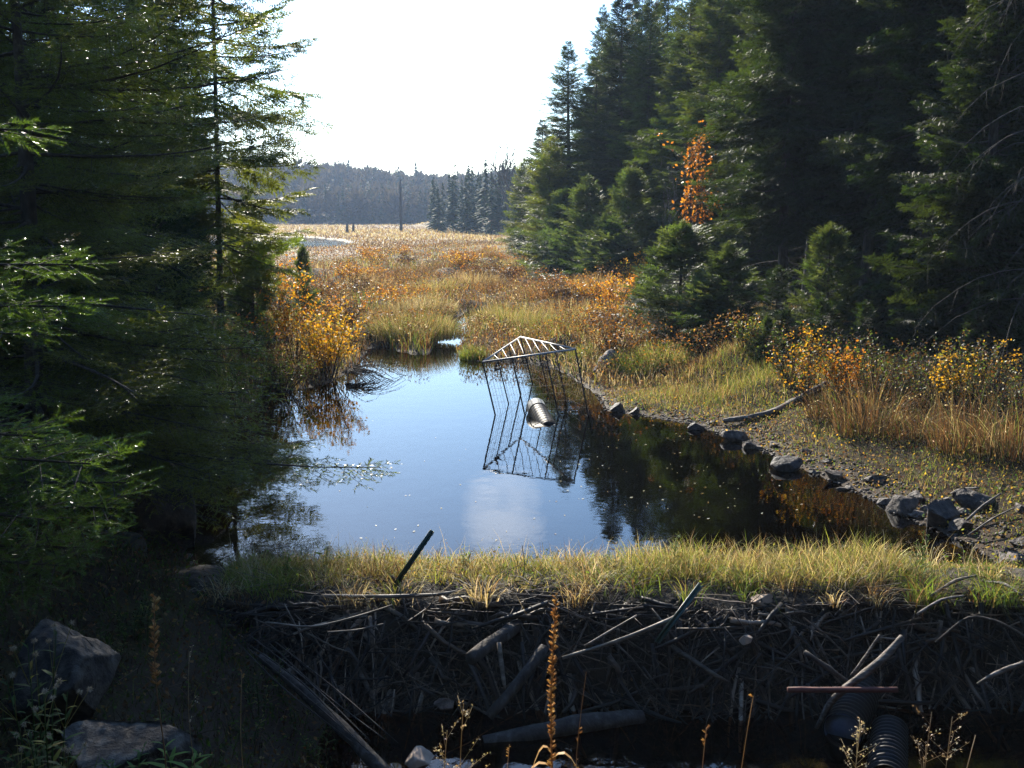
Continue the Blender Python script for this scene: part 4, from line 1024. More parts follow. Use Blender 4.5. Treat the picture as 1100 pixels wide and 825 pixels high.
for i, (px, py, z_, r_, h_) in enumerate([(850, 405, 0.7, 0.8, 1.0), (940, 410, 0.9, 0.8, 1.2), (985, 418, 1.0, 0.8, 1.1), (1045, 412, 1.2, 0.8, 1.2), (1095, 425, 1.2, 0.7, 1.2), (820, 392, 0.6, 0.8, 0.9), (905, 400, 0.9, 0.7, 1.2), (775, 385, 0.5, 0.8, 0.9), (1010, 400, 1.2, 0.9, 1.2), (735, 372, 0.4, 0.9, 0.8)]):
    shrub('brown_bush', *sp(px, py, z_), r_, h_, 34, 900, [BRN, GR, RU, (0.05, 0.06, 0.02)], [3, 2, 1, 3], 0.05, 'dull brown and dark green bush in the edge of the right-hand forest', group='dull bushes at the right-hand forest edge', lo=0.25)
# orange-leaved sapling and its bare neighbour against the dark spruces
b = base(743, 41)
shrub('leafy_sapling', b[0], b[1], 0.7, pt(740, 148, 41).z - b[2], 9, 800, [(0.36, 0.15, 0.025), (0.46, 0.20, 0.035), RU], [3, 2, 1], 0.16, 'sapling with orange leaves in front of the dark tall spruces', lo=0.62, cat='tree', stem_r=0.03)
b = base(694, 46)
o = link_mesh('bare_sapling', bare_tree((pt(712, 128, 46).z - b[2]) * 1.0, 5, spread=0.4, levels=5, r=0.05), M['deadwood']); o.location = b; o.rotation_euler = (0, R_(12), 0); tag(o, 'leafless pale-stemmed sapling left of the orange-leaved sapling', 'tree')
# leafless twigs arching into the pond below the yellow shrub
a = Acc(); b = at(372, 402, 0.1)
for i in range(60):
    ln_ = rg.uniform(0.7, 1.7); az = rg.uniform(-1.5, 0.6); q = np.linspace(0, 1, 7)
    pts = np.stack([np.cos(az) * ln_ * q, np.sin(az) * ln_ * q, 0.05 + ln_ * (0.5 * rg.random() + 0.25) * q - 0.72 * ln_ * q ** 2], 1) + rg.normal(size=(7, 3)) * 0.02
    pts[:, 2] = np.maximum(pts[:, 2], -0.12)
    v, t = tube_tris(pts, np.linspace(0.010, 0.003, 7), 4, False); a.add(v, t)
o = a.obj('bare_bush', M['bark']); o.location = b; tag(o, 'leafless dark bush arching its twigs down into the pond', 'shrub')

# drooping dead spruce at the right edge
a = Acc(); bx = base(1108, 19.0); hpole = 9.0
v, t = tube_tris(np.array([[0, 0, -0.2], [0.05, 0, 3], [0, 0.1, 6], [0.05, 0, hpole]]), (0.13, 0.10, 0.07, 0.02), 8, True, 0.2); a.add(v, t)
for i in range(70):
    z = rg.uniform(0.7, 7.0); az = rg.uniform(0, 6.283); ln_ = rg.uniform(1.0, 2.4); q = np.linspace(0, 1, 7)
    pts = np.stack([np.cos(az) * ln_ * q, np.sin(az) * ln_ * q, z + 0.15 * ln_ * q - 0.65 * ln_ * q ** 2.2], 1) + rg.normal(size=(7, 3)) * 0.015
    v, t = tube_tris(pts, np.linspace(0.016, 0.004, 7), 4, False); a.add(v, t)
    for s in range(9):
        j = rg.integers(1, 7); d = np.array([rg.normal() * 0.15, rg.normal() * 0.15, -rg.uniform(0.12, 0.5)])
        v, t = tube_tris(np.array([pts[j], pts[j] + d * 0.5 + rg.normal(size=3) * 0.02, pts[j] + d]), (0.004, 0.003, 0.002), 3, False); a.add(v, t)
o = a.obj('dead_spruce', M['bark']); o.location = bx; tag(o, 'dead spruce with grey drooping bare branches at the right edge', 'tree')

# ------------------------------------------------------------------ dam
nxd = 150
dxs = np.linspace(-4.6, 7.2, nxd)
prof = [(11.9, -1.0), (11.2, -0.35), (10.95, 0.0), (10.7, 0.10), (10.4, 0.12), (10.1, 0.12), (9.85, 0.08), (9.72, -0.06), (9.6, -0.25), (9.47, -0.45), (9.35, -0.65), (9.22, -0.85), (9.05, -1.05), (8.8, -1.5)]
prof = np.array(prof)
DV = np.zeros((nxd, len(prof), 3))
for j, (py_, pz_) in enumerate(prof):
    n_ = value_noise(dxs * 2.3, np.full(nxd, j * 0.7), 70, 3) - 0.5
    n2_ = value_noise(dxs * 0.6, np.full(nxd, 3.0), 71, 2) - 0.5
    DV[:, j, 0] = dxs; DV[:, j, 1] = py_ + (0.35 * n_ if 5 < j < 13 else 0.1 * n_) + 0.5 * n2_ * (j > 5)
    DV[:, j, 2] = pz_ + 0.16 * (value_noise(dxs * 3.1, np.full(nxd, j * 0.9), 72, 3) - 0.5) * (1.0 if 2 < j < 13 else 0.2)
np_ = len(prof); ii = (np.arange(nxd - 1)[:, None] * np_ + np.arange(np_ - 1)[None]).ravel()
dam = empty('beaver_dam', (1.3, 10.2, 0)); tag(dam, 'beaver dam of mud and sticks holding back the pond', 'dam')
tri_obj('mud_core', DV.reshape(-1, 3) - np.array(dam.location), np.concatenate([np.stack([ii, ii + 1, ii + np_ + 1], 1), np.stack([ii, ii + np_ + 1, ii + np_], 1)])[:, ::-1], M['dam_soil'], dam, None, True)

def dam_pt(x, f):
    """point on the dam face, f 0 at the crest's front edge to 1 at the stream"""
    j = np.interp(f, [0, 1], [6, 12]); y_ = np.interp(j, np.arange(np_), prof[:, 0]); z_ = np.interp(j, np.arange(np_), prof[:, 1])
    n2_ = float(value_noise(np.array([x * 0.6]), np.array([3.0]), 71, 2)[0]) - 0.5
    return Vector((x, y_ + 0.5 * n2_, z_))

def stick_mesh(seed, kinks=5, taper=0.5, fork=False):
    rs = np.random.default_rng(seed); q = np.linspace(0, 1, kinks + 2)
    off = np.cumsum(rs.normal(size=(kinks + 2, 2)) * 0.012, axis=0); off -= off[0] + (off[-1] - off[0]) * q[:, None] * 0.7
    pts = np.stack([q, off[:, 0], off[:, 1]], 1)
    a = Acc(); v, t = tube_tris(pts, np.linspace(1.0, taper, kinks + 2) * 0.018, 6, True, 0.25); a.add(v, t)
    if fork:
        p = pts[kinks // 2 + 1]; v, t = tube_tris(np.array([p, p + [0.15, 0.07, 0.03], p + [0.34, 0.12, 0.05]]), (0.011, 0.009, 0.006), 5, True); a.add(v, t)
    return a.arrays()
STK = []
tints = [(0.75, 0.70, 0.64), (0.40, 0.34, 0.29), (1.45, 1.36, 1.26), (0.24, 0.18, 0.14), (0.50, 0.36, 0.25), (0.34, 0.30, 0.27)]
for i in range(14):
    V_, T_, C_ = stick_mesh(400 + i, 5, rnd.uniform(0.35, 0.8), i % 4 == 0)
    STK.append(tri_data('stick', V_, T_, C_ * np.array(tints[i % 6]), True))
def add_stick(p, d, ln, thick, label, group=None, mesh=None, name='stick', roll=None):
    o = link_mesh(name, mesh or rnd.choice(STK), M['stick'])
    o.location = p; o.rotation_mode = 'QUATERNION'
    qn = Vector(d).to_track_quat('X', 'Z'); o.rotation_quaternion = qn
    o.scale = (ln, thick / 0.018, thick / 0.018)
    return tag(o, label, 'stick', group)
rnd.seed(21)
for i in range(285):
    x_ = rnd.uniform(-2.9, 6.6); f0 = rnd.random() ** 1.3 * 0.75
    ln_ = rnd.uniform(0.35, 1.0); th = rnd.uniform(0.005, 0.012) if rnd.random() < 0.82 else rnd.uniform(0.018, 0.042)
    p = dam_pt(x_, f0) + Vector((0, -rnd.uniform(0.02, 0.12), rnd.uniform(0.0, 0.06)))
    lean_ = rnd.gauss(-0.25, 0.75)
    e = dam_pt(x_ + math.sin(lean_) * ln_, min(1.05, f0 + math.cos(lean_) * ln_ * 0.75)) + Vector((0, -rnd.uniform(0.02, 0.22), rnd.uniform(-0.03, 0.06)))
    if rnd.random() < 0.14 or f0 < 0.05: e = p + Vector((rnd.choice((-1, 1)) * ln_, rnd.uniform(-0.2, 0.1), rnd.uniform(-0.12, 0.10)))
    add_stick(p, e - p, ln_, th, 'weathered grey stick woven into the face of the dam', 'sticks woven into the dam face')
# the twigs between them
ta = Acc()
for i in range(1500):
    x_ = rnd.uniform(-3.3, 6.9); f0 = rnd.random() ** 1.1 * 0.95; ln_ = rnd.uniform(0.12, 0.5)
    p = np.array(dam_pt(x_, f0)) + [0, -rnd.uniform(0.0, 0.08), rnd.uniform(0, 0.05)]
    if i < 420: p = np.array([x_, rnd.uniform(9.75, 10.35), 0.13 + rnd.uniform(-0.02, 0.06)])
    d = np.array([rnd.gauss(0, 0.7), rnd.gauss(-0.1, 0.3), rnd.gauss(-0.45, 0.45)]) if i >= 420 else np.array([rnd.gauss(0, 1), rnd.gauss(0, 0.5), rnd.gauss(0, 0.15)])
    d = d / np.linalg.norm(d) * ln_
    v, t = tube_tris(np.array([p, p + d * 0.5 + RG.normal(size=3) * 0.02, p + d]), (rnd.uniform(0.003, 0.008), 0.004, 0.003), 4, False)
    ta.add(v, t, np.array(rnd.choice(tints)) * rnd.uniform(0.6, 1.2))
for i in range(1250):
    x_ = rnd.uniform(-3.4, 7.0); f0 = rnd.random() ** 1.2 * 0.85; ln_ = rnd.uniform(0.25, 0.95); lean_ = rnd.gauss(-0.15, 1.05)
    p = np.array(dam_pt(x_, f0)) + [0, -rnd.uniform(0.0, 0.22), rnd.uniform(0, 0.06)]
    e = np.array(dam_pt(x_ + math.sin(lean_) * ln_, min(1.1, f0 + math.cos(lean_) * ln_ * 0.7))) + [0, -rnd.uniform(0.0, 0.30), rnd.uniform(-0.03, 0.06)]
    rd = rnd.uniform(0.003, 0.011) if rnd.random() < 0.85 else rnd.uniform(0.014, 0.030)
    v, t = tube_tris(np.array([p, p * 0.6 + e * 0.4 + RG.normal(size=3) * 0.014, p * 0.25 + e * 0.75 + RG.normal(size=3) * 0.014, e]), (rd, rd * 0.9, rd * 0.8, rd * 0.5), 5, True, 0.2)
    ta.add(v, t, np.array(rnd.choice(tints)) * (rnd.uniform(0.12, 0.55) if rnd.random() < 0.75 else rnd.uniform(0.7, 1.5)))
k = 2600; xx_ = rg.uniform(-3.4, 6.9, k); ff_ = rg.random(k); PP_ = np.array([list(dam_pt(a_, b_)) for a_, b_ in zip(xx_, ff_)]) + np.column_stack([np.zeros(k), -rg.uniform(0, 0.1, k), rg.uniform(0, 0.06, k)])
ta.add(*flecks(PP_, rg.uniform(0.02, 0.07, k), mixcol([(0.5, 0.36, 0.22), (0.25, 0.2, 0.15), (0.8, 0.6, 0.3)], [2, 3, 0.5], k, rg), rg, 0.1))
o = ta.obj('twig_tangle', M['stick']); tag(o, 'tangle of fine twigs caught between the dam sticks', 'twigs', kind='stuff')

def tube_thing(name, pts, rads, mat, label, cat, sides=10, rough=0.3, parent=None, smooth=True):
    P = np.array([list(p) for p in pts]); o0 = P[0].copy()
    # subdivide for smoothness
    tq = np.linspace(0, len(P) - 1, (len(P) - 1) * 4 + 1)
    Q = np.stack([np.interp(tq, np.arange(len(P)), P[:, k]) for k in range(3)], 1)
    for _ in range(2): Q[1:-1] = (Q[:-2] + 2 * Q[1:-1] + Q[2:]) / 4
    rr_ = np.interp(tq, np.arange(len(P)), rads)
    v, t = tube_tris(Q - o0, rr_, sides, True, rough)
    o = tri_obj(name, v, t, mat, parent, np.ones((len(v), 3)), smooth)
    if parent is None: o.location = o0; tag(o, label, cat)
    return o
# the sticks one notices
S_ = tube_thing
S_('long_stick', [pt(604, 707, 9.05), pt(660, 690, 9.1), pt(716, 668, 9.25), pt(738, 655, 9.45)], (0.016, 0.020, 0.022, 0.018), M['stick'], 'long pale peeled branch slanting across the middle of the dam face', 'stick')
S_('long_stick', [pt(628, 694, 9.1), pt(652, 680, 9.2), pt(684, 661, 9.35)], (0.010, 0.012, 0.009), M['stick'], 'thinner pale stick just above the long slanting branch', 'stick')
S_('long_stick', [pt(285, 668, 9.2), pt(335, 675, 9.2), pt(385, 662, 9.25), pt(421, 650, 9.3)], (0.008, 0.011, 0.010, 0.006), M['stick'], 'thin sunlit curved stick on the left end of the dam', 'stick')
S_('long_stick', [pt(352, 679, 9.1), pt(385, 677, 9.1), pt(412, 670, 9.15)], (0.008, 0.009, 0.006), M['stick'], 'short straight sunlit stick below the thin curved one', 'stick')
S_('long_stick', [pt(345, 640, 9.7), pt(420, 641, 9.6), pt(470, 639, 9.6), pt(491, 635, 9.7)], (0.015, 0.02, 0.018, 0.012), M['stick'], 'pale horizontal branch along the dam top beside the green post', 'stick')
S_('sharpened_log', [pt(536, 690, 9.1), pt(541, 732, 8.95), pt(543, 741, 8.93)], (0.022, 0.022, 0.006), M['stick'], 'beaver-gnawed stick with a bright white tip', 'stick')
S_('cut_log', [pt(505, 708, 8.95), pt(535, 686, 9.3), pt(556, 672, 9.6)], (0.065, 0.07, 0.07), M['bark'], 'short thick log with a pale gnawed end in the dam face', 'log')
S_('leaning_log', [pt(525, 770, 8.8), pt(560, 730, 8.95), pt(585, 695, 9.2)], (0.045, 0.055, 0.05), M['bark'], 'thick dark bark-covered log leaning on the dam beside the tall brown stalk', 'log')
S_('leaning_log', [pt(280, 705, 9.0), pt(330, 745, 8.6), pt(400, 815, 8.1), pt(430, 850, 7.9)], (0.035, 0.055, 0.062, 0.06), M['bark'], 'big dark fallen trunk sloping down below the left end of the dam', 'log')
S_('fallen_log', [pt(520, 800, 8.55), pt(620, 778, 8.7), pt(690, 770, 8.9)], (0.08, 0.09, 0.07), M['bark'], 'dark round log lying at the stream edge under the dam', 'log')
S_('pale_branch', [pt(969, 684, 8.9), pt(945, 712, 8.75), pt(912, 736, 8.7), pt(893, 752, 8.7), pt(877, 782, 8.75)], (0.030, 0.038, 0.034, 0.032, 0.016), M['deadwood'], 'thick pale crooked branch lying across the black outlet pipe', 'branch')
S_('pale_branch', [pt(864, 700, 9.0), pt(890, 718, 8.9), pt(912, 734, 8.85)], (0.022, 0.028, 0.022), M['bark'], 'mossy branch meeting the crooked pale branch from the left', 'branch')
S_('pale_branch', [pt(945, 682, 9.0), pt(925, 712, 8.9), pt(914, 726, 8.88)], (0.012, 0.014, 0.012), M['deadwood'], 'thin straight branch standing behind the crooked pale branch', 'branch')
S_('red_bar', [pt(846, 741, 8.62), pt(905, 741, 8.6), pt(964, 741, 8.62)], (0.026, 0.026, 0.026), M['red_bar'], 'straight red-brown bar laid across the outlet pipe', 'bar')
S_('pale_branch', [pt(1005, 690, 9.1), pt(1040, 660, 9.2), pt(1075, 668, 9.2), pt(1110, 690, 9.1)], (0.009, 0.014, 0.016, 0.013), M['bark'], 'crooked branch at the right end of the dam', 'branch')
S_('pale_branch', [pt(1100, 712, 8.6), pt(1072, 722, 8.6), pt(1050, 735, 8.6)], (0.022, 0.022, 0.014), M['deadwood'], 'thick pale branch end poking in at the right edge below the dam', 'branch')

for i in range(6):
    o_ = (i - 2.5) * 12 + rnd.uniform(-6, 6); S_('reed_stem', [pt(272 + o_ + rnd.uniform(-8, 8), 690 + rnd.uniform(-10, 10), 9.0), pt(330 + o_, 738 + rnd.uniform(-8, 8), 8.55), pt(400 + o_ + rnd.uniform(-10, 10), 806 + rnd.uniform(-14, 8), 8.05)], (0.005, 0.008, 0.004), M['bark'], 'dry stem lying along the big dark trunk below the left end of the dam', 'stem', 5)['group'] = 'dry stems along the dark trunk'
# corrugated outlet pipes
def corrugated(name, A, B, r, label, end_mat):
    A, B = Vector(A), Vector(B); o = empty(name, A); tag(o, label, 'pipe')
    Ln = (B - A).length; d = (B - A).normalized(); n = int(Ln / 0.035) * 6
    q = np.linspace(0, 1, n); rad_ = r + 0.016 * np.sin(q * Ln / 0.07 * 6.283).clip(-0.6, 0.8)
    pts = np.array([list(d * Ln * f) for f in q])
    v, t = tube_tris(pts, rad_, 28, False); tri_obj('pipe_wall', v, t, M['black_plastic'], o, None, True)
    q2 = np.array([list(d * f) for f in (Ln + 0.004, Ln - 0.06, Ln - 0.5)]); v, t = tube_tris(q2, (r * 0.985, r * 0.93, r * 0.93), 28, False)
    tri_obj('pipe_end_inside', v, t[:, ::-1], end_mat, o, None, True)
    v, t = tube_tris(np.array([list(d * (Ln - 0.05)), list(d * (Ln - 0.09))]), (r * 0.925, r * 0.92), 28, True); tri_obj('pipe_end_disc', v, t, end_mat, o)
    return o
corrugated('outlet_pipe', pt(934, 728, 9.6), pt(905, 786, 8.55), 0.17, 'black corrugated outlet pipe with sky reflection coloured into its end under the crossed branches', M['sky_reflection'])
corrugated('outlet_pipe', pt(956, 786, 8.8), pt(952, 840, 7.9), 0.16, 'second dark corrugated pipe lying lower, behind the seeding weed', M['black_plastic'])

# green steel posts
def post(A, B, label, r=0.03):
    A, B = Vector(A), Vector(B); o = empty('steel_post', A); tag(o, label, 'post')
    d = (B - A); Ln = d.length; d.normalize(); Mx = np.array(d.to_track_quat('Z', 'Y').to_matrix())
    a = Acc()
    for c, s in (((0, r * 0.5, Ln / 2), (0.006, r, Ln)), ((0, 0, Ln / 2), (r * 1.3, 0.007, Ln))):
        v, t = box_tris(c, s); a.add(v @ Mx.T, t)
    a.obj('post_bar', M['green_metal'], o)
    a = Acc()
    for k in range(int(Ln / 0.06)):
        v, t = box_tris((0, -0.006, 0.03 + k * 0.06), (0.014, 0.010, 0.018)); a.add(v @ Mx.T, t)
    s_ = a.obj('studs', M['green_metal'], o)
    return o
post(pt(424, 632, 9.9), pt(466, 571, 9.95), 'dark green steel post leaning up from the dam crest', 0.045)
post(pt(706, 690, 9.05), pt(752, 629, 9.6), 'dark green steel post lying against the dam face', 0.045)
S_('dam_stick', [pt(421, 618, 10.0), pt(428, 628, 9.95), pt(438, 663, 9.5)], (0.016, 0.018, 0.012), M['bark'], 'dark crooked stick under the leaning green post', 'stick')

# ------------------------------------------------------------------ cage over the pipe intake
cg = empty('wire_cage', at(575, 446, 0)); tag(cg, 'three-cornered cage of thin bars and wire leaning in the pond', 'cage')
c0 = np.array(cg.location)
Lw, Rw, Bw = at(532, 446), at(632, 447), at(572, 412)
tL, tR, tB = pt(518.5, 389, Lw.y - 0.1), pt(618, 375, Rw.y - 0.05), pt(559, 362, Bw.y - 0.6)
corners = {'L': (np.array(tL), np.array(Lw)), 'R': (np.array(tR), np.array(Rw)), 'B': (np.array(tB), np.array(Bw))}
def bar(p, q, r, mat, nm='bar', sides=6):
    v, t = tube_tris(np.array([p, q]) - c0, (r, r), sides, True); return tri_obj(nm, v, t, mat, cg, np.ones((len(v), 3)))
def edge(a, b, f, f2=None):
    (ta_, wa_), (tb_, wb_) = corners[a], corners[b]
    return ta_ + (tb_ - ta_) * f, wa_ + (wb_ - wa_) * f
for a, b in (('L', 'R'), ('R', 'B'), ('B', 'L')):
    bar(corners[a][0], corners[b][0], 0.021, M['grey_bar'], 'top_rail', 8)
for c in 'LRB':
    t_, w_ = corners[c]; d = w_ - t_; bar(t_, w_ + d / np.linalg.norm(d) * 0.7, 0.018, M['rusty_bar'], 'corner_post')
for a, b, fs in (('L', 'R', (0.32, 0.68)), ('B', 'L', (0.35, 0.68)), ('R', 'B', (0.35, 0.68))):
    for f in fs:
        t_, w_ = edge(a, b, f); d = w_ - t_; bar(t_, w_ + d / np.linalg.norm(d) * 0.7, 0.015, M['rusty_bar'], 'side_post')
# roof rungs from the front rail to the two back rails
for i in range(1, 11):
    f = i / 11.0
    p = corners['L'][0] + (corners['R'][0] - corners['L'][0]) * f
    g = f - 0.07
    if g < 0.42: q = corners['L'][0] + (corners['B'][0] - corners['L'][0]) * min(1, max(0, g / 0.42))
    else: q = corners['B'][0] + (corners['R'][0] - corners['B'][0]) * ((g - 0.42) / 0.58)
    m = (p + q) / 2 + np.array([0.02, 0, -0.02 - 0.02 * (i % 2)])
    v, t = tube_tris(np.array([p, m, q]) - c0, (0.006, 0.008, 0.006), 5, True); tri_obj('roof_rung', v, t, M['grey_bar'], cg, np.ones((len(v), 3)))
# wire mesh of the three sides and the roof
for a, b in (('L', 'R'), ('B', 'L'), ('R', 'B')):
    wm = Acc()
    n_ = 16
    for i in range(1, n_):
        t_, w_ = edge(a, b, i / n_); v, t = tube_tris(np.array([t_, t_ + (w_ - t_) * 1.2]) - c0, (0.0022, 0.0022), 3, False); wm.add(v, t)
    for j in range(1, 9):
        f = j / 8.0
        pa, pb = edge(a, b, 0), edge(a, b, 1); p = pa[0] + (pa[1] - pa[0]) * f; q = pb[0] + (pb[1] - pb[0]) * f
        v, t = tube_tris(np.array([p, (p + q) / 2 + [0, 0, -0.015], q]) - c0, (0.0022,) * 3, 3, False); wm.add(v, t)
    wm.obj('wire_mesh', M['rusty_bar'], cg)
# twig caught on the cage's top corner
S_('caught_twig', [tuple(np.array(tL) + [0.30, 0.35, 0.0]), tuple(np.array(tL) + [0.22, 0.2, -0.22]), tuple(np.array(tL) + [0.42, 0.25, -0.12])], (0.012, 0.03, 0.008), M['bark'], 'dark wad of twig caught under the left corner of the cage', 'twig', 6)

# the floating intake pipe in the cage
pA, pB = pt(575, 436, at(575, 446).y + 0.25), pt(590, 452, at(590, 455).y - 0.05)
pA = Vector(pA); pB = Vector(pB); pA.z = 0.13; pB.z = -0.14
ip = empty('intake_pipe', pA); tag(ip, 'dark stub of pipe with a sun glint coloured on as a pale band floating inside the cage', 'pipe')
d = (pB - pA).normalized(); Ln = 1.05
q = np.linspace(0, Ln, 36); v, t = tube_tris(np.array([list(d * f) for f in q]), 0.185 + 0.004 * np.sin(np.arange(36) * 1.9), 24, False)
tri_obj('pipe_wall', v, t, M['black_plastic'], ip, None, True)
v, t = tube_tris(np.array([list(d * f) for f in (0.01, 0.12, 0.24)]), 0.194, 24, False); tri_obj('glint_band', v, t, M['glint_plastic'], ip, None, True)
v, t = tube_tris(np.array([list(d * f) for f in (-0.012, -0.004, 0.3)]), (0.180, 0.171, 0.166), 24, False); tri_obj('pipe_mouth', v, t[:, ::-1], M['glint_plastic'], ip, None, True)
v, t = tube_tris(np.array([list(d * Ln), list(d * (Ln + 0.05))]), (0.182, 0.15), 24, True); tri_obj('end_cap', v, t, M['black_plastic'], ip)

# ------------------------------------------------------------------ rocks
def rock_mesh(seed, sub=3, planes=20, squash=(1, 1, 1)):
    rs = np.random.default_rng(seed); bm = bmesh.new(); bmesh.ops.create_icosphere(bm, subdivisions=sub, radius=1.0)
    V = np.array([list(v.co) for v in bm.verts]); T = np.array([[v.index for v in f.verts] for f in bm.faces]); bm.free()
    for i in range(planes):
        n = rs.normal(size=3); n /= np.linalg.norm(n); d = rs.uniform(0.34, 0.72)
        V = V - np.maximum(0, V @ n - d)[:, None] * n[None]
    nz = value_noise(V[:, 0] * 3 + V[:, 2] * 1.7, V[:, 1] * 3 - V[:, 2] * 2.1, seed % 50, 3) - 0.5
    nz2 = value_noise(V[:, 0] * 7 - V[:, 2] * 3.1, V[:, 1] * 7 + V[:, 2] * 4.3, seed % 31, 3) - 0.5
    V = V * (1 + 0.16 * nz[:, None] + 0.13 * nz2[:, None]) * np.array(squash)
    V = V / np.abs(V).max(axis=0)
    return V, T
def rock(px, py, w, h, label, z=None, seed=None, tint=(1, 1, 1), mat='rock', y=None, depth=1.0, name='rock', rz=None, cat='rock'):
    """centre px,py and size in photo pixels"""
    if y is None:
        p = at(px, py + h * 0.35, 0.0 if z is None else z)
        if z is None:
            for _ in range(4): p = at(px, py + h * 0.35, hz(p.x, p.y))
    else: p = pt(px, py, y)
    m_ = p.y / FPX
    V, T = rock_mesh(seed if seed is not None else int(px * 7 + py), 5 if w > 60 else 4 if w > 14 else 3)
    sx, szz = w * m_ / 2, h * m_ / 2 * 1.15
    V = V * np.array([sx, (sx + szz) / 2 * depth, szz])
    o = tri_obj(name, V, T, M[mat], None, np.tile(np.array(tint, float), (len(V), 1)), False)
    o.location = (p.x, p.y, p.z + szz * (0.35 if y is None else 0)); o.rotation_euler = (0, 0, rz if rz is not None else rnd.uniform(-0.3, 0.3))
    return tag(o, label, cat)
D_ = (0.40, 0.34, 0.30); N_ = (0.72, 0.64, 0.58); P_ = (1.05, 0.96, 0.88)
rock(788, 467, 34, 15, 'brown rock at the waterline just below the driftwood branch', tint=N_)
rock(808, 478, 20, 9, 'low pale-topped rock right of the brown one below the driftwood', tint=P_)
rock(845, 498, 40, 18, 'near-black rounded rock sitting in the edge of the water', tint=(0.25, 0.22, 0.22))
rock(899, 510, 28, 14, 'flat pale slab on the shore above the shallows', tint=P_)
rock(970, 541, 42, 24, 'angular brown rock, left of the two biggest shore rocks', tint=N_)
rock(1009, 548, 50, 34, 'biggest dark jagged rock of the right shore', tint=D_)
rock(1050, 536, 44, 28, 'dark rock above and right of the biggest shore rock', tint=D_)
rock(1030, 563, 30, 18, 'dark rock at the waterline below the biggest shore rock', tint=D_)
rock(1056, 556, 26, 14, 'brown rock half buried between mud and sticks', tint=N_)
rock(1014, 482, 26, 12, 'dark rock up the bank under the tan dry grass', tint=D_)
rock(996, 492, 18, 10, 'small dark rock left of the one under the tan grass', tint=D_)
rock(953, 506, 22, 10, 'grey-pink rock lying in the bank grass', tint=N_)
rock(944, 515, 30, 14, 'broad rough grey rock at the edge of the gravel', tint=N_)
rock(973, 512, 18, 10, 'small rock beside the broad rough grey one', tint=P_)
rock(1000, 525, 18, 9, 'pale flat stone behind the angular brown rock', tint=P_)
rock(1078, 524, 24, 12, 'low dark stone at the right end of the grass bank', tint=D_)
rock(1092, 600, 34, 28, 'pale rounded rock at the right end of the dam', tint=(1.5, 1.4, 1.4))
rock(1096, 545, 24, 18, 'brown stone at the right edge above the muddy gravel', tint=N_)
rock(830, 477, 14, 8, 'small brown stone in the grass above the near-black rock', tint=N_)
rock(748, 457, 24, 8, 'thin dark stone at the waterline left of the driftwood', tint=D_)
rock(664, 437, 20, 12, 'dark lump of rock in the mud right of the cage', tint=D_)
rock(683, 441, 16, 9, 'smaller dark rock beside the lump right of the cage', tint=D_)
rock(912, 523, 12, 6, 'little pale stone in the gravel below the flat slab', tint=P_)
rock(905, 524, 14, 4, 'dark stone just breaking the shallows', tint=D_)
rock(213, 500, 66, 46, 'big dark boulder at the left waterline under the spruce boughs', tint=(0.42, 0.34, 0.27), y=13.8, name='boulder', cat='boulder')
rock(165, 552, 100, 110, 'long sloping grey boulder on the left bank nearest the dam', tint=(0.45, 0.38, 0.31), y=11.6, name='boulder', cat='boulder', depth=1.3)
rock(120, 600, 90, 80, 'mossy shaded boulder behind the near fir boughs', tint=(0.35, 0.38, 0.3), y=10.4, name='boulder', cat='boulder')
rock(271, 408, 30, 14, 'pale stone at the foot of the dark half-bare shrub', tint=N_, y=22.0)
rock(68, 742, 122, 128, 'large lichen-topped boulder on the left bank below the fir', y=7.0, mat='lichen_rock', name='boulder', seed=5, tint=(0.17, 0.135, 0.10), cat='boulder')
rock(128, 818, 176, 66, 'flat-topped grey boulder with a leafy weed at the bottom edge', y=6.2, mat='lichen_rock', name='boulder', seed=9, tint=(0.30, 0.25, 0.20), cat='boulder')
rock(820, 645, 30, 18, 'tan block of stone on the dam crest', y=9.75, mat='tan_rock')
rock(801, 688, 16, 14, 'small tan stone lodged in the dam face', y=9.25, mat='tan_rock')
rock(447, 817, 50, 30, 'tan flat-faced stone at the bottom edge under the dam', y=8.2, mat='tan_rock')
rock(478, 757, 26, 14, 'dull brown stone low in the dam face', y=8.8, mat='rock', tint=(0.9, 0.7, 0.55))

rnd.seed(5); n_ = 0
while n_ < 60:
    px_, py_ = rnd.uniform(740, 1098), rnd.uniform(445, 605); p_ = at(px_, py_, 0.05); sd_ = float(poly_sd(np.array([p_.x]), np.array([p_.y]), POND)[0])
    if not (-1.1 < sd_ < 0.0) or p_.y < 10.8: continue
    n_ += 1; w_ = rnd.uniform(7, 20) * (0.6 + 0.8 * (py_ > 520)); c_ = rnd.uniform(0.3, 1.1)
    o = rock(px_, py_, w_, w_ * rnd.uniform(0.4, 0.7), 'small angular stone scattered along the muddy right shore', tint=(c_, c_ * 0.92, c_ * 0.86), seed=900 + n_); o['group'] = 'small stones of the right shore'
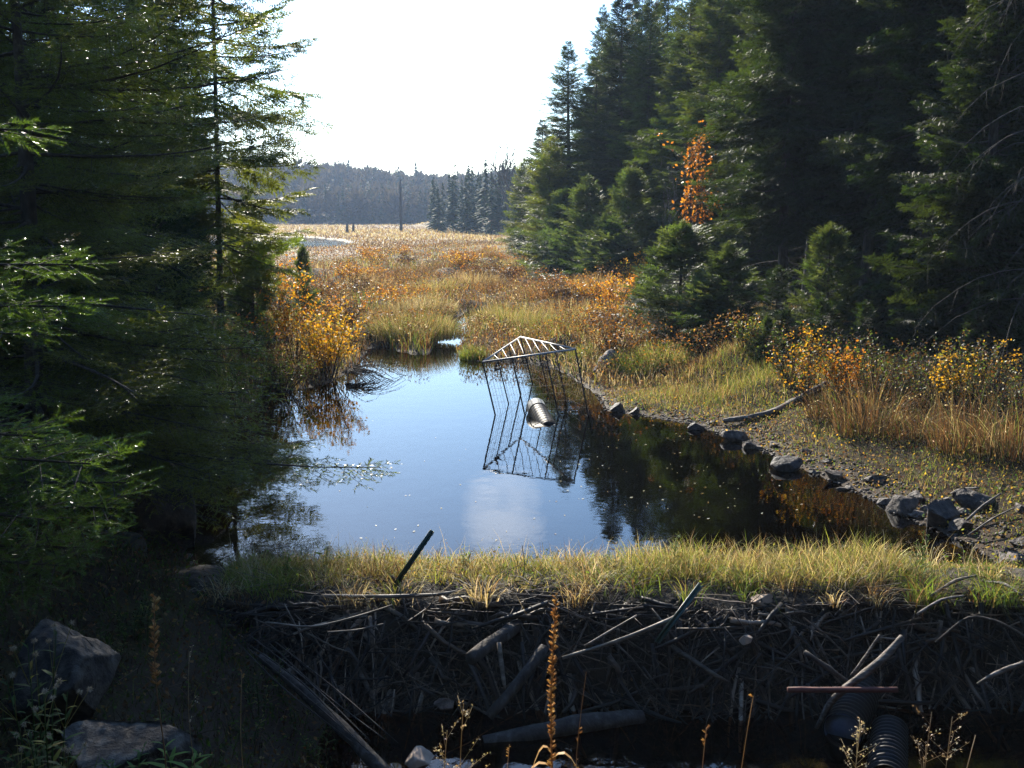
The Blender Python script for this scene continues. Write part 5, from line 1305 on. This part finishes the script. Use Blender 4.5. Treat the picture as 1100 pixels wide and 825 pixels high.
# muddy gravel along the right shore
n_ = 9000
x, y = scatter_in(40000, 1.3, 7.0, 10.4, 22, lambda x, y: (poly_sd(x, y, POND) > -0.75) & (poly_sd(x, y, POND) < 0.12) & (x > 1.4))
m = rg.random(len(x)) < 0.25 + 0.7 * value_noise(x * 1.2, y * 1.2, 88); x, y = x[m][:n_], y[m][:n_]
rv, rtq = rock_mesh(3, 1, 6); s = 0.006 + 0.035 * rg.random(len(x)) ** 2.5
th = rg.random(len(x)) * 6.283; Rm = np.zeros((len(x), 3, 3)); Rm[:, 0, 0] = np.cos(th) * s; Rm[:, 0, 1] = -np.sin(th) * s * 0.7; Rm[:, 1, 0] = np.sin(th) * s; Rm[:, 1, 1] = np.cos(th) * s * 0.7; Rm[:, 2, 2] = s * 0.5
v, t = place(rv, rtq, Rm, np.stack([x, y, height(x, y) + s * 0.15], 1))
gv = Acc(); gv.add(v, t, np.repeat(rg.uniform(0.12, 1.2, (len(x), 1)) ** 1.6 * np.array([[0.9, 0.78, 0.66]]), len(rv), axis=0))
o = gv.obj('gravel', M['rock']); tag(o, 'wet gravel and mud clods along the right shore', 'gravel', kind='stuff')

# ------------------------------------------------------------------ driftwood and log stub
def on(px, py, dz):
    p = at(px, py, 0.1)
    for _ in range(6): p = at(px, py, hz(p.x, p.y) + dz)
    return p
S_('driftwood_branch', [on(777, 452, 0.10), on(803, 449, 0.16), on(826, 444, 0.22), on(850, 434, 0.30), on(872, 422, 0.38), on(890, 412, 0.50)], (0.045, 0.055, 0.06, 0.08, 0.085, 0.07), M['deadwood'], 'long grey driftwood branch lying up the right bank', 'branch')
a_ = at(640, 405, 0.1); S_('log_stub', [a_, pt(649, 390, a_.y + 0.25), pt(658, 379, a_.y + 0.5)], (0.15, 0.17, 0.13), M['deadwood'], 'weathered grey log stub at the shore right of the cage', 'log', 12, 0.3)
for A_, B_, r_, lab in [((1035, 562), (1075, 530), 0.018, 'bare stick propped among the rocks at the right shore'), ((1040, 575), (1090, 545), 0.012, 'thin bare stick lying on the right-hand mud'), ((1022, 530), (1052, 524), 0.02, 'dark short stick behind the biggest shore rock')]:
    p, q = on(*A_, 0.06), on(*B_, 0.25); S_('shore_stick', [p, (p + q) / 2 + Vector((0, 0, 0.03)), q], (r_, r_, r_ * 0.6), M['deadwood'], lab, 'stick', 6)
for A_, B_, lab in [((1000, 640), (1050, 618), 'branch on the grassy right end of the dam'), ((985, 660), (1035, 640), 'lower branch on the right end of the dam'), ((1060, 625), (1098, 640), 'twiggy branch beside the pale rounded rock')]:
    p, q = at(*A_, 0.18), at(*B_, 0.22); S_('shore_stick', [p, (p + q) / 2 + Vector((0, 0, 0.06)), q], (0.014, 0.016, 0.010), M['deadwood'], lab, 'stick', 6)

# ------------------------------------------------------------------ leaves afloat
lv = np.array([[-0.5, 0, 0], [-0.2, 0.3, 0.05], [0.25, 0.26, 0.08], [0.6, 0, 0.1], [0.25, -0.26, 0.05], [-0.2, -0.3, 0.09]]); lt_ = np.array([[0, 1, 5], [1, 2, 5], [2, 4, 5], [2, 3, 4]])
LM = [tri_data('floating_leaf', lv * np.array([1, w_, 1]), lt_, np.tile(c_, (6, 1))) for w_, c_ in ((1.0, (0.6, 0.5, 0.25)), (0.8, (0.7, 0.62, 0.45)), (0.6, (0.5, 0.3, 0.08)))]
for i in range(150):
    px, py = (rnd.uniform(590, 900), rnd.uniform(455, 560)) if i < 110 else (rnd.uniform(300, 620), rnd.uniform(440, 590))
    p = at(px, py, 0.004)
    if float(poly_sd(np.array([p.x]), np.array([p.y]), POND)[0]) < 0.25 or p.y < 11.1: continue
    o = link_mesh('floating_leaf', rnd.choice(LM), M['leaves']); o.location = p; o.rotation_euler = (0, 0, rnd.random() * 6.28)
    s = rnd.uniform(0.018, 0.045); o.scale = (s, s, s); tag(o, 'small pale fallen leaf floating on the pond', 'leaf', 'leaves floating on the pond')

# ------------------------------------------------------------------ foreground weeds
def grounded(px, y): x = rt(px, y); return x, y, hz(x, y)
def stalk(name, px, top_py, y, label, r=0.005, seeds=60, seed_len=0.03, seg=(0.25, 1.0), col=(0.34, 0.20, 0.09), lean=0.0, extra=None, branchy=0):
    x, y, z = grounded(px, y); top = pt(px, top_py, y)
    h = top.z - z; o = empty(name, (x, y, z)); tag(o, label, 'plant')
    q = np.linspace(0, 1, 8); pts = np.stack([lean * (q ** 1.5 - 1) + 0.012 * np.sin(q * 7), 0.01 * np.cos(q * 5), h * q], 1)
    a = Acc(); v, t = tube_tris(pts, np.linspace(r, r * 0.45, 8), 6, True); a.add(v, t, col)
    for b_ in range(branchy):
        f = rg.uniform(0.55, 0.97); p = np.array([np.interp(f, q, pts[:, k]) for k in range(3)]); an = rg.random() * 6.283; l_ = rg.uniform(0.04, 0.12) * (1.3 - f)
        d_ = np.array([math.cos(an), math.sin(an), 0.9]) * l_ * 2; v, t = tube_tris(np.array([p, p + d_]), (r * 0.35, r * 0.2), 4, True); a.add(v, t, col)
        P_b = p + d_ * rg.uniform(0.4, 1.05, (7, 1)) + rg.normal(size=(7, 3)) * 0.006
        a.add(*flecks(P_b, rg.uniform(0.008, 0.018, 7), mixcol([col, PALE], [2, 1], 7, rg), rg, 0.4))
    a.obj('stem', M['dry'], o)
    if seeds:
        f = rg.uniform(seg[0], seg[1], seeds); p = np.stack([np.interp(f, q, pts[:, k]) for k in range(3)], 1); an = rg.random(seeds) * 6.283
        D = np.stack([np.cos(an) * 0.8, np.sin(an) * 0.8, np.full(seeds, 0.8)], 1)
        # a seed pod: a little four-sided open capsule
        pv_ = np.array([[0, 0.04, 0], [0, -0.04, 0], [0.35, 0.16, 0.10], [0.35, -0.16, 0.10], [0.35, 0, -0.18], [1, 0.24, 0.12], [1, -0.20, 0.16], [1, 0.0, -0.24]])
        pt_ = np.array([[0, 2, 4], [1, 4, 3], [0, 3, 2], [2, 5, 4], [3, 4, 7], [3, 6, 2], [0, 1, 3], [4, 5, 7]])
        v, t = place(pv_, pt_, frames(D, np.tile([0, 0, 1.0], (seeds, 1)), rg.uniform(0.7, 1.2, seeds) * seed_len), p)
        s_ = Acc(); s_.add(v, t, np.repeat(mixcol([(0.36, 0.19, 0.07), (0.48, 0.30, 0.13), (0.25, 0.13, 0.05)], [2, 1.3, 1], seeds, rg), 8, axis=0)); s_.obj('seed_pods', M['dry'], o)
    if extra: extra(o, pts)
    return o
def curled(o, pts):
    a = Acc()
    for zf, sx, ln_ in ((0.50, -1, 0.16), (0.53, 1, 0.15), (0.46, -1, 0.13), (0.55, -1, 0.10)):
        p = np.array([np.interp(zf, np.linspace(0, 1, 8), pts[:, k]) for k in range(3)]); q = np.linspace(0, 1, 6)
        c = p + np.stack([sx * ln_ * q, -0.03 * q, 0.05 * np.sin(q * 3.4) - 0.09 * q ** 2], 1)
        for i in range(5):
            w0, w1 = 0.016 * math.sin(math.pi * (0.12 + 0.8 * i / 5)), 0.016 * math.sin(math.pi * (0.12 + 0.8 * (i + 1) / 5))
            a.add(np.array([c[i] + [0, -w0, 0.3 * w0], c[i] + [0, w0, 0], c[i + 1] + [0, w1, 0], c[i + 1] + [0, -w1, 0.3 * w1]]), [(0, 1, 2), (0, 2, 3)], (0.42, 0.24, 0.08))
    a.obj('withered_leaves', M['dry'], o)
stalk('dried_stalk', 597, 642, 4.4, 'tall brown dried stalk packed with seed pods, centre foreground', 0.0065, 190, 0.026, (0.50, 1.0), extra=curled)
stalk('dried_stalk', 493, 756, 4.5, 'short straw-coloured seeding weed left of the tall brown stalk', 0.004, 0, branchy=16, col=(0.42, 0.32, 0.16))
stalk('dried_stalk', 474, 785, 4.4, 'very short straw weed leaning by the short seeding one', 0.004, 0, branchy=10, col=(0.42, 0.32, 0.16))
stalk('dried_stalk', 632, 722, 4.3, 'thin bare stem slanting up right of the tall brown stalk', 0.0028, 6, 0.02, (0.55, 0.8), lean=0.05, col=(0.30, 0.19, 0.09))
stalk('dried_stalk', 770, 782, 4.4, 'short twig with two curved shoots in the bottom foreground', 0.0035, 5, 0.03, (0.9, 1.0), col=(0.36, 0.22, 0.12))
stalk('dried_stalk', 822, 748, 4.3, 'thin pale stem with one nodding bud, right of centre', 0.003, 1, 0.045, (0.985, 1.0), lean=0.06, col=(0.45, 0.30, 0.14))
stalk('dried_stalk', 946, 778, 4.4, 'pale seeding grass in front of the lower corrugated pipe', 0.003, 0, branchy=22, col=(0.45, 0.38, 0.24))
stalk('dried_stalk', 1026, 765, 4.5, 'dark branched dry weed near the lower right corner', 0.003, 0, branchy=12, col=(0.26, 0.18, 0.10))
stalk('dried_stalk', 1050, 770, 4.7, 'fine dry weed beside the lower right corner weed', 0.003, 0, branchy=12, col=(0.30, 0.22, 0.13))
stalk('dried_stalk', 1078, 790, 4.2, 'straight leaning dry stem at the lower right corner', 0.004, 4, 0.03, (0.6, 1.0), lean=0.08, col=(0.36, 0.26, 0.16))
stalk('dried_stalk', 150, 640, 5.4, 'tall brown podded stalk in the left shade', 0.005, 70, 0.035, (0.6, 1.0), col=(0.24, 0.14, 0.07))
stalk('dried_stalk', 185, 700, 5.2, 'thin tan stem right of the brown stalk in the left shade', 0.003, 0, branchy=5, col=(0.3, 0.22, 0.12))
stalk('dried_stalk', 243, 722, 5.0, 'slender tan stem below the left end of the dam', 0.003, 4, 0.02, (0.9, 1.0), col=(0.36, 0.26, 0.13))
stalk('dried_stalk', 545, 800, 4.2, 'short pale grass stem at the bottom edge', 0.003, 8, 0.012, (0.9, 1.0), col=(0.42, 0.32, 0.18))

def leafy_weed(name, x, y, z, h, n, ln_, col, label, heads=0, stems=3, spread=0.06):
    o = empty(name, (x, y, z)); tag(o, label, 'plant'); st = Acc(); lf = Acc(); hd = Acc()
    tv = np.array([[0, 0.02, 0], [0, -0.02, 0], [0.35, 0.11, 0.03], [0.35, -0.11, 0.03], [0.75, 0.07, -0.04], [0.75, -0.07, -0.04], [1, 0, -0.16]]); tt = np.array([[0, 1, 3], [0, 3, 2], [2, 3, 5], [2, 5, 4], [4, 5, 6]])
    for s in range(stems):
        a_ = rg.random() * 6.283; q = np.linspace(0, 1, 6); hh_ = h * rg.uniform(0.7, 1.05)
        pts = np.stack([math.cos(a_) * spread * (1 + 1.5 * q ** 2), math.sin(a_) * spread * (1 + 1.5 * q ** 2), hh_ * q - 0.03], 1)
        v, t = tube_tris(pts, np.linspace(0.005, 0.002, 6), 5, True); st.add(v, t, np.array(col) * 0.8)
        f = np.linspace(0.25, 0.98, n); p = np.stack([np.interp(f, q, pts[:, k]) for k in range(3)], 1); an = np.arange(n) * 2.4 + rg.random() * 6
        D = np.stack([np.cos(an), np.sin(an), rg.uniform(0.2, 0.8, n)], 1)
        v, t = place(tv, tt, frames(D, np.tile([0, 0, 1.0], (n, 1)), ln_ * (1.2 - 0.7 * f) * rg.uniform(0.8, 1.2, n)), p); lf.add(v, t, np.repeat(mixcol([col, (0.2, 0.2, 0.05)], [4, 1], n, rg), 7, axis=0))
        for k in range(heads):
            c = pts[-1] + rg.normal(size=3) * [0.05, 0.05, 0.04]
            v, t = tube_tris(np.array([pts[-2], c]), (0.002, 0.0015), 3, False); st.add(v, t, (0.2, 0.2, 0.08))
            m = 60; dv = rg.normal(size=(m, 3)); dv /= np.linalg.norm(dv, axis=1, keepdims=True)
            sd_ = rg.normal(size=(m, 3)) * 0.0016; hd = Acc()
            vv = np.stack([np.tile(c, (m, 1)) - sd_, np.tile(c, (m, 1)) + sd_, c + dv * 0.017], 1).reshape(-1, 3); hd.add(vv, np.arange(3 * m).reshape(-1, 3), (0.34, 0.31, 0.26)); hd.obj('seed_head', M['dry'], o)
    st.obj('stem', M['grass'], o); lf.obj('leaves', M['grass'], o)
    return o
for px, py, y_, lab in [(4, 655, 4.0, 'aster with fluffy white seed heads, topmost at the left edge'), (14, 700, 3.9, 'aster with fluffy white seed heads, middle of the left edge'), (8, 775, 3.8, 'aster with fluffy white seed heads in the lower left corner')]:
    x, y, z = grounded(px, y_); leafy_weed('aster_plant', x, y, z, pt(px, py, y_).z - z, 22, 0.11, (0.06, 0.11, 0.04), lab, heads=3, stems=3, spread=0.05)
p = pt(190, 812, 5.9); leafy_weed('leafy_weed', p.x, p.y, p.z - 0.15, 0.26, 9, 0.17, (0.13, 0.22, 0.05), 'bright arching-leaved weed at the right side of the flat boulder', stems=2)
p = pt(138, 818, 5.6); leafy_weed('leafy_weed', p.x, p.y, p.z - 0.15, 0.26, 12, 0.10, (0.09, 0.16, 0.05), 'leafy weed growing in front of the flat boulder', stems=3)
p = pt(170, 790, 6.6); leafy_weed('leafy_weed', p.x, p.y, p.z - 0.2, 0.45, 14, 0.08, (0.06, 0.10, 0.03), 'dark leafy weed behind the flat boulder', stems=3)
for px, py, h_, lab in [(720, 612, 0.5, 'tall leafy green weed on the middle of the dam crest'), (655, 615, 0.28, 'bright low green weed on the dam crest'), (497, 612, 0.30, 'slender green weed on the dam crest right of the green post'), (985, 615, 0.50, 'tall thin green weed on the right end of the dam'), (302, 622, 0.34, 'green weed at the left end of the dam crest'), (993, 632, 0.25, 'broad-bladed green weed at the right end of the dam'), (560, 610, 0.22, 'small pale green weed on the dam crest left of centre')]:
    p = at(px, py, 0.1); p.y = max(p.y, 10.25); leafy_weed('leafy_weed', p.x, p.y, 0.08, h_, 16, 0.09, (0.14, 0.22, 0.05), lab, stems=4, spread=0.04)
for px, py, lab in [(880, 605, 'tuft of long arching green blades on the right half of the dam crest'), (830, 612, 'tuft of straw-green blades on the dam crest'), (925, 612, 'low tuft of bleached blades near the right end of the dam crest')]:
    p = at(px, py, 0.1); tussock('grass_tuft', p.x, max(10.3, p.y), 0.22, 0.5, [YG, ST, GR], [3, 2, 1], 260, lab, wd=0.010, lean=(0.4, 1.3), heads=40)

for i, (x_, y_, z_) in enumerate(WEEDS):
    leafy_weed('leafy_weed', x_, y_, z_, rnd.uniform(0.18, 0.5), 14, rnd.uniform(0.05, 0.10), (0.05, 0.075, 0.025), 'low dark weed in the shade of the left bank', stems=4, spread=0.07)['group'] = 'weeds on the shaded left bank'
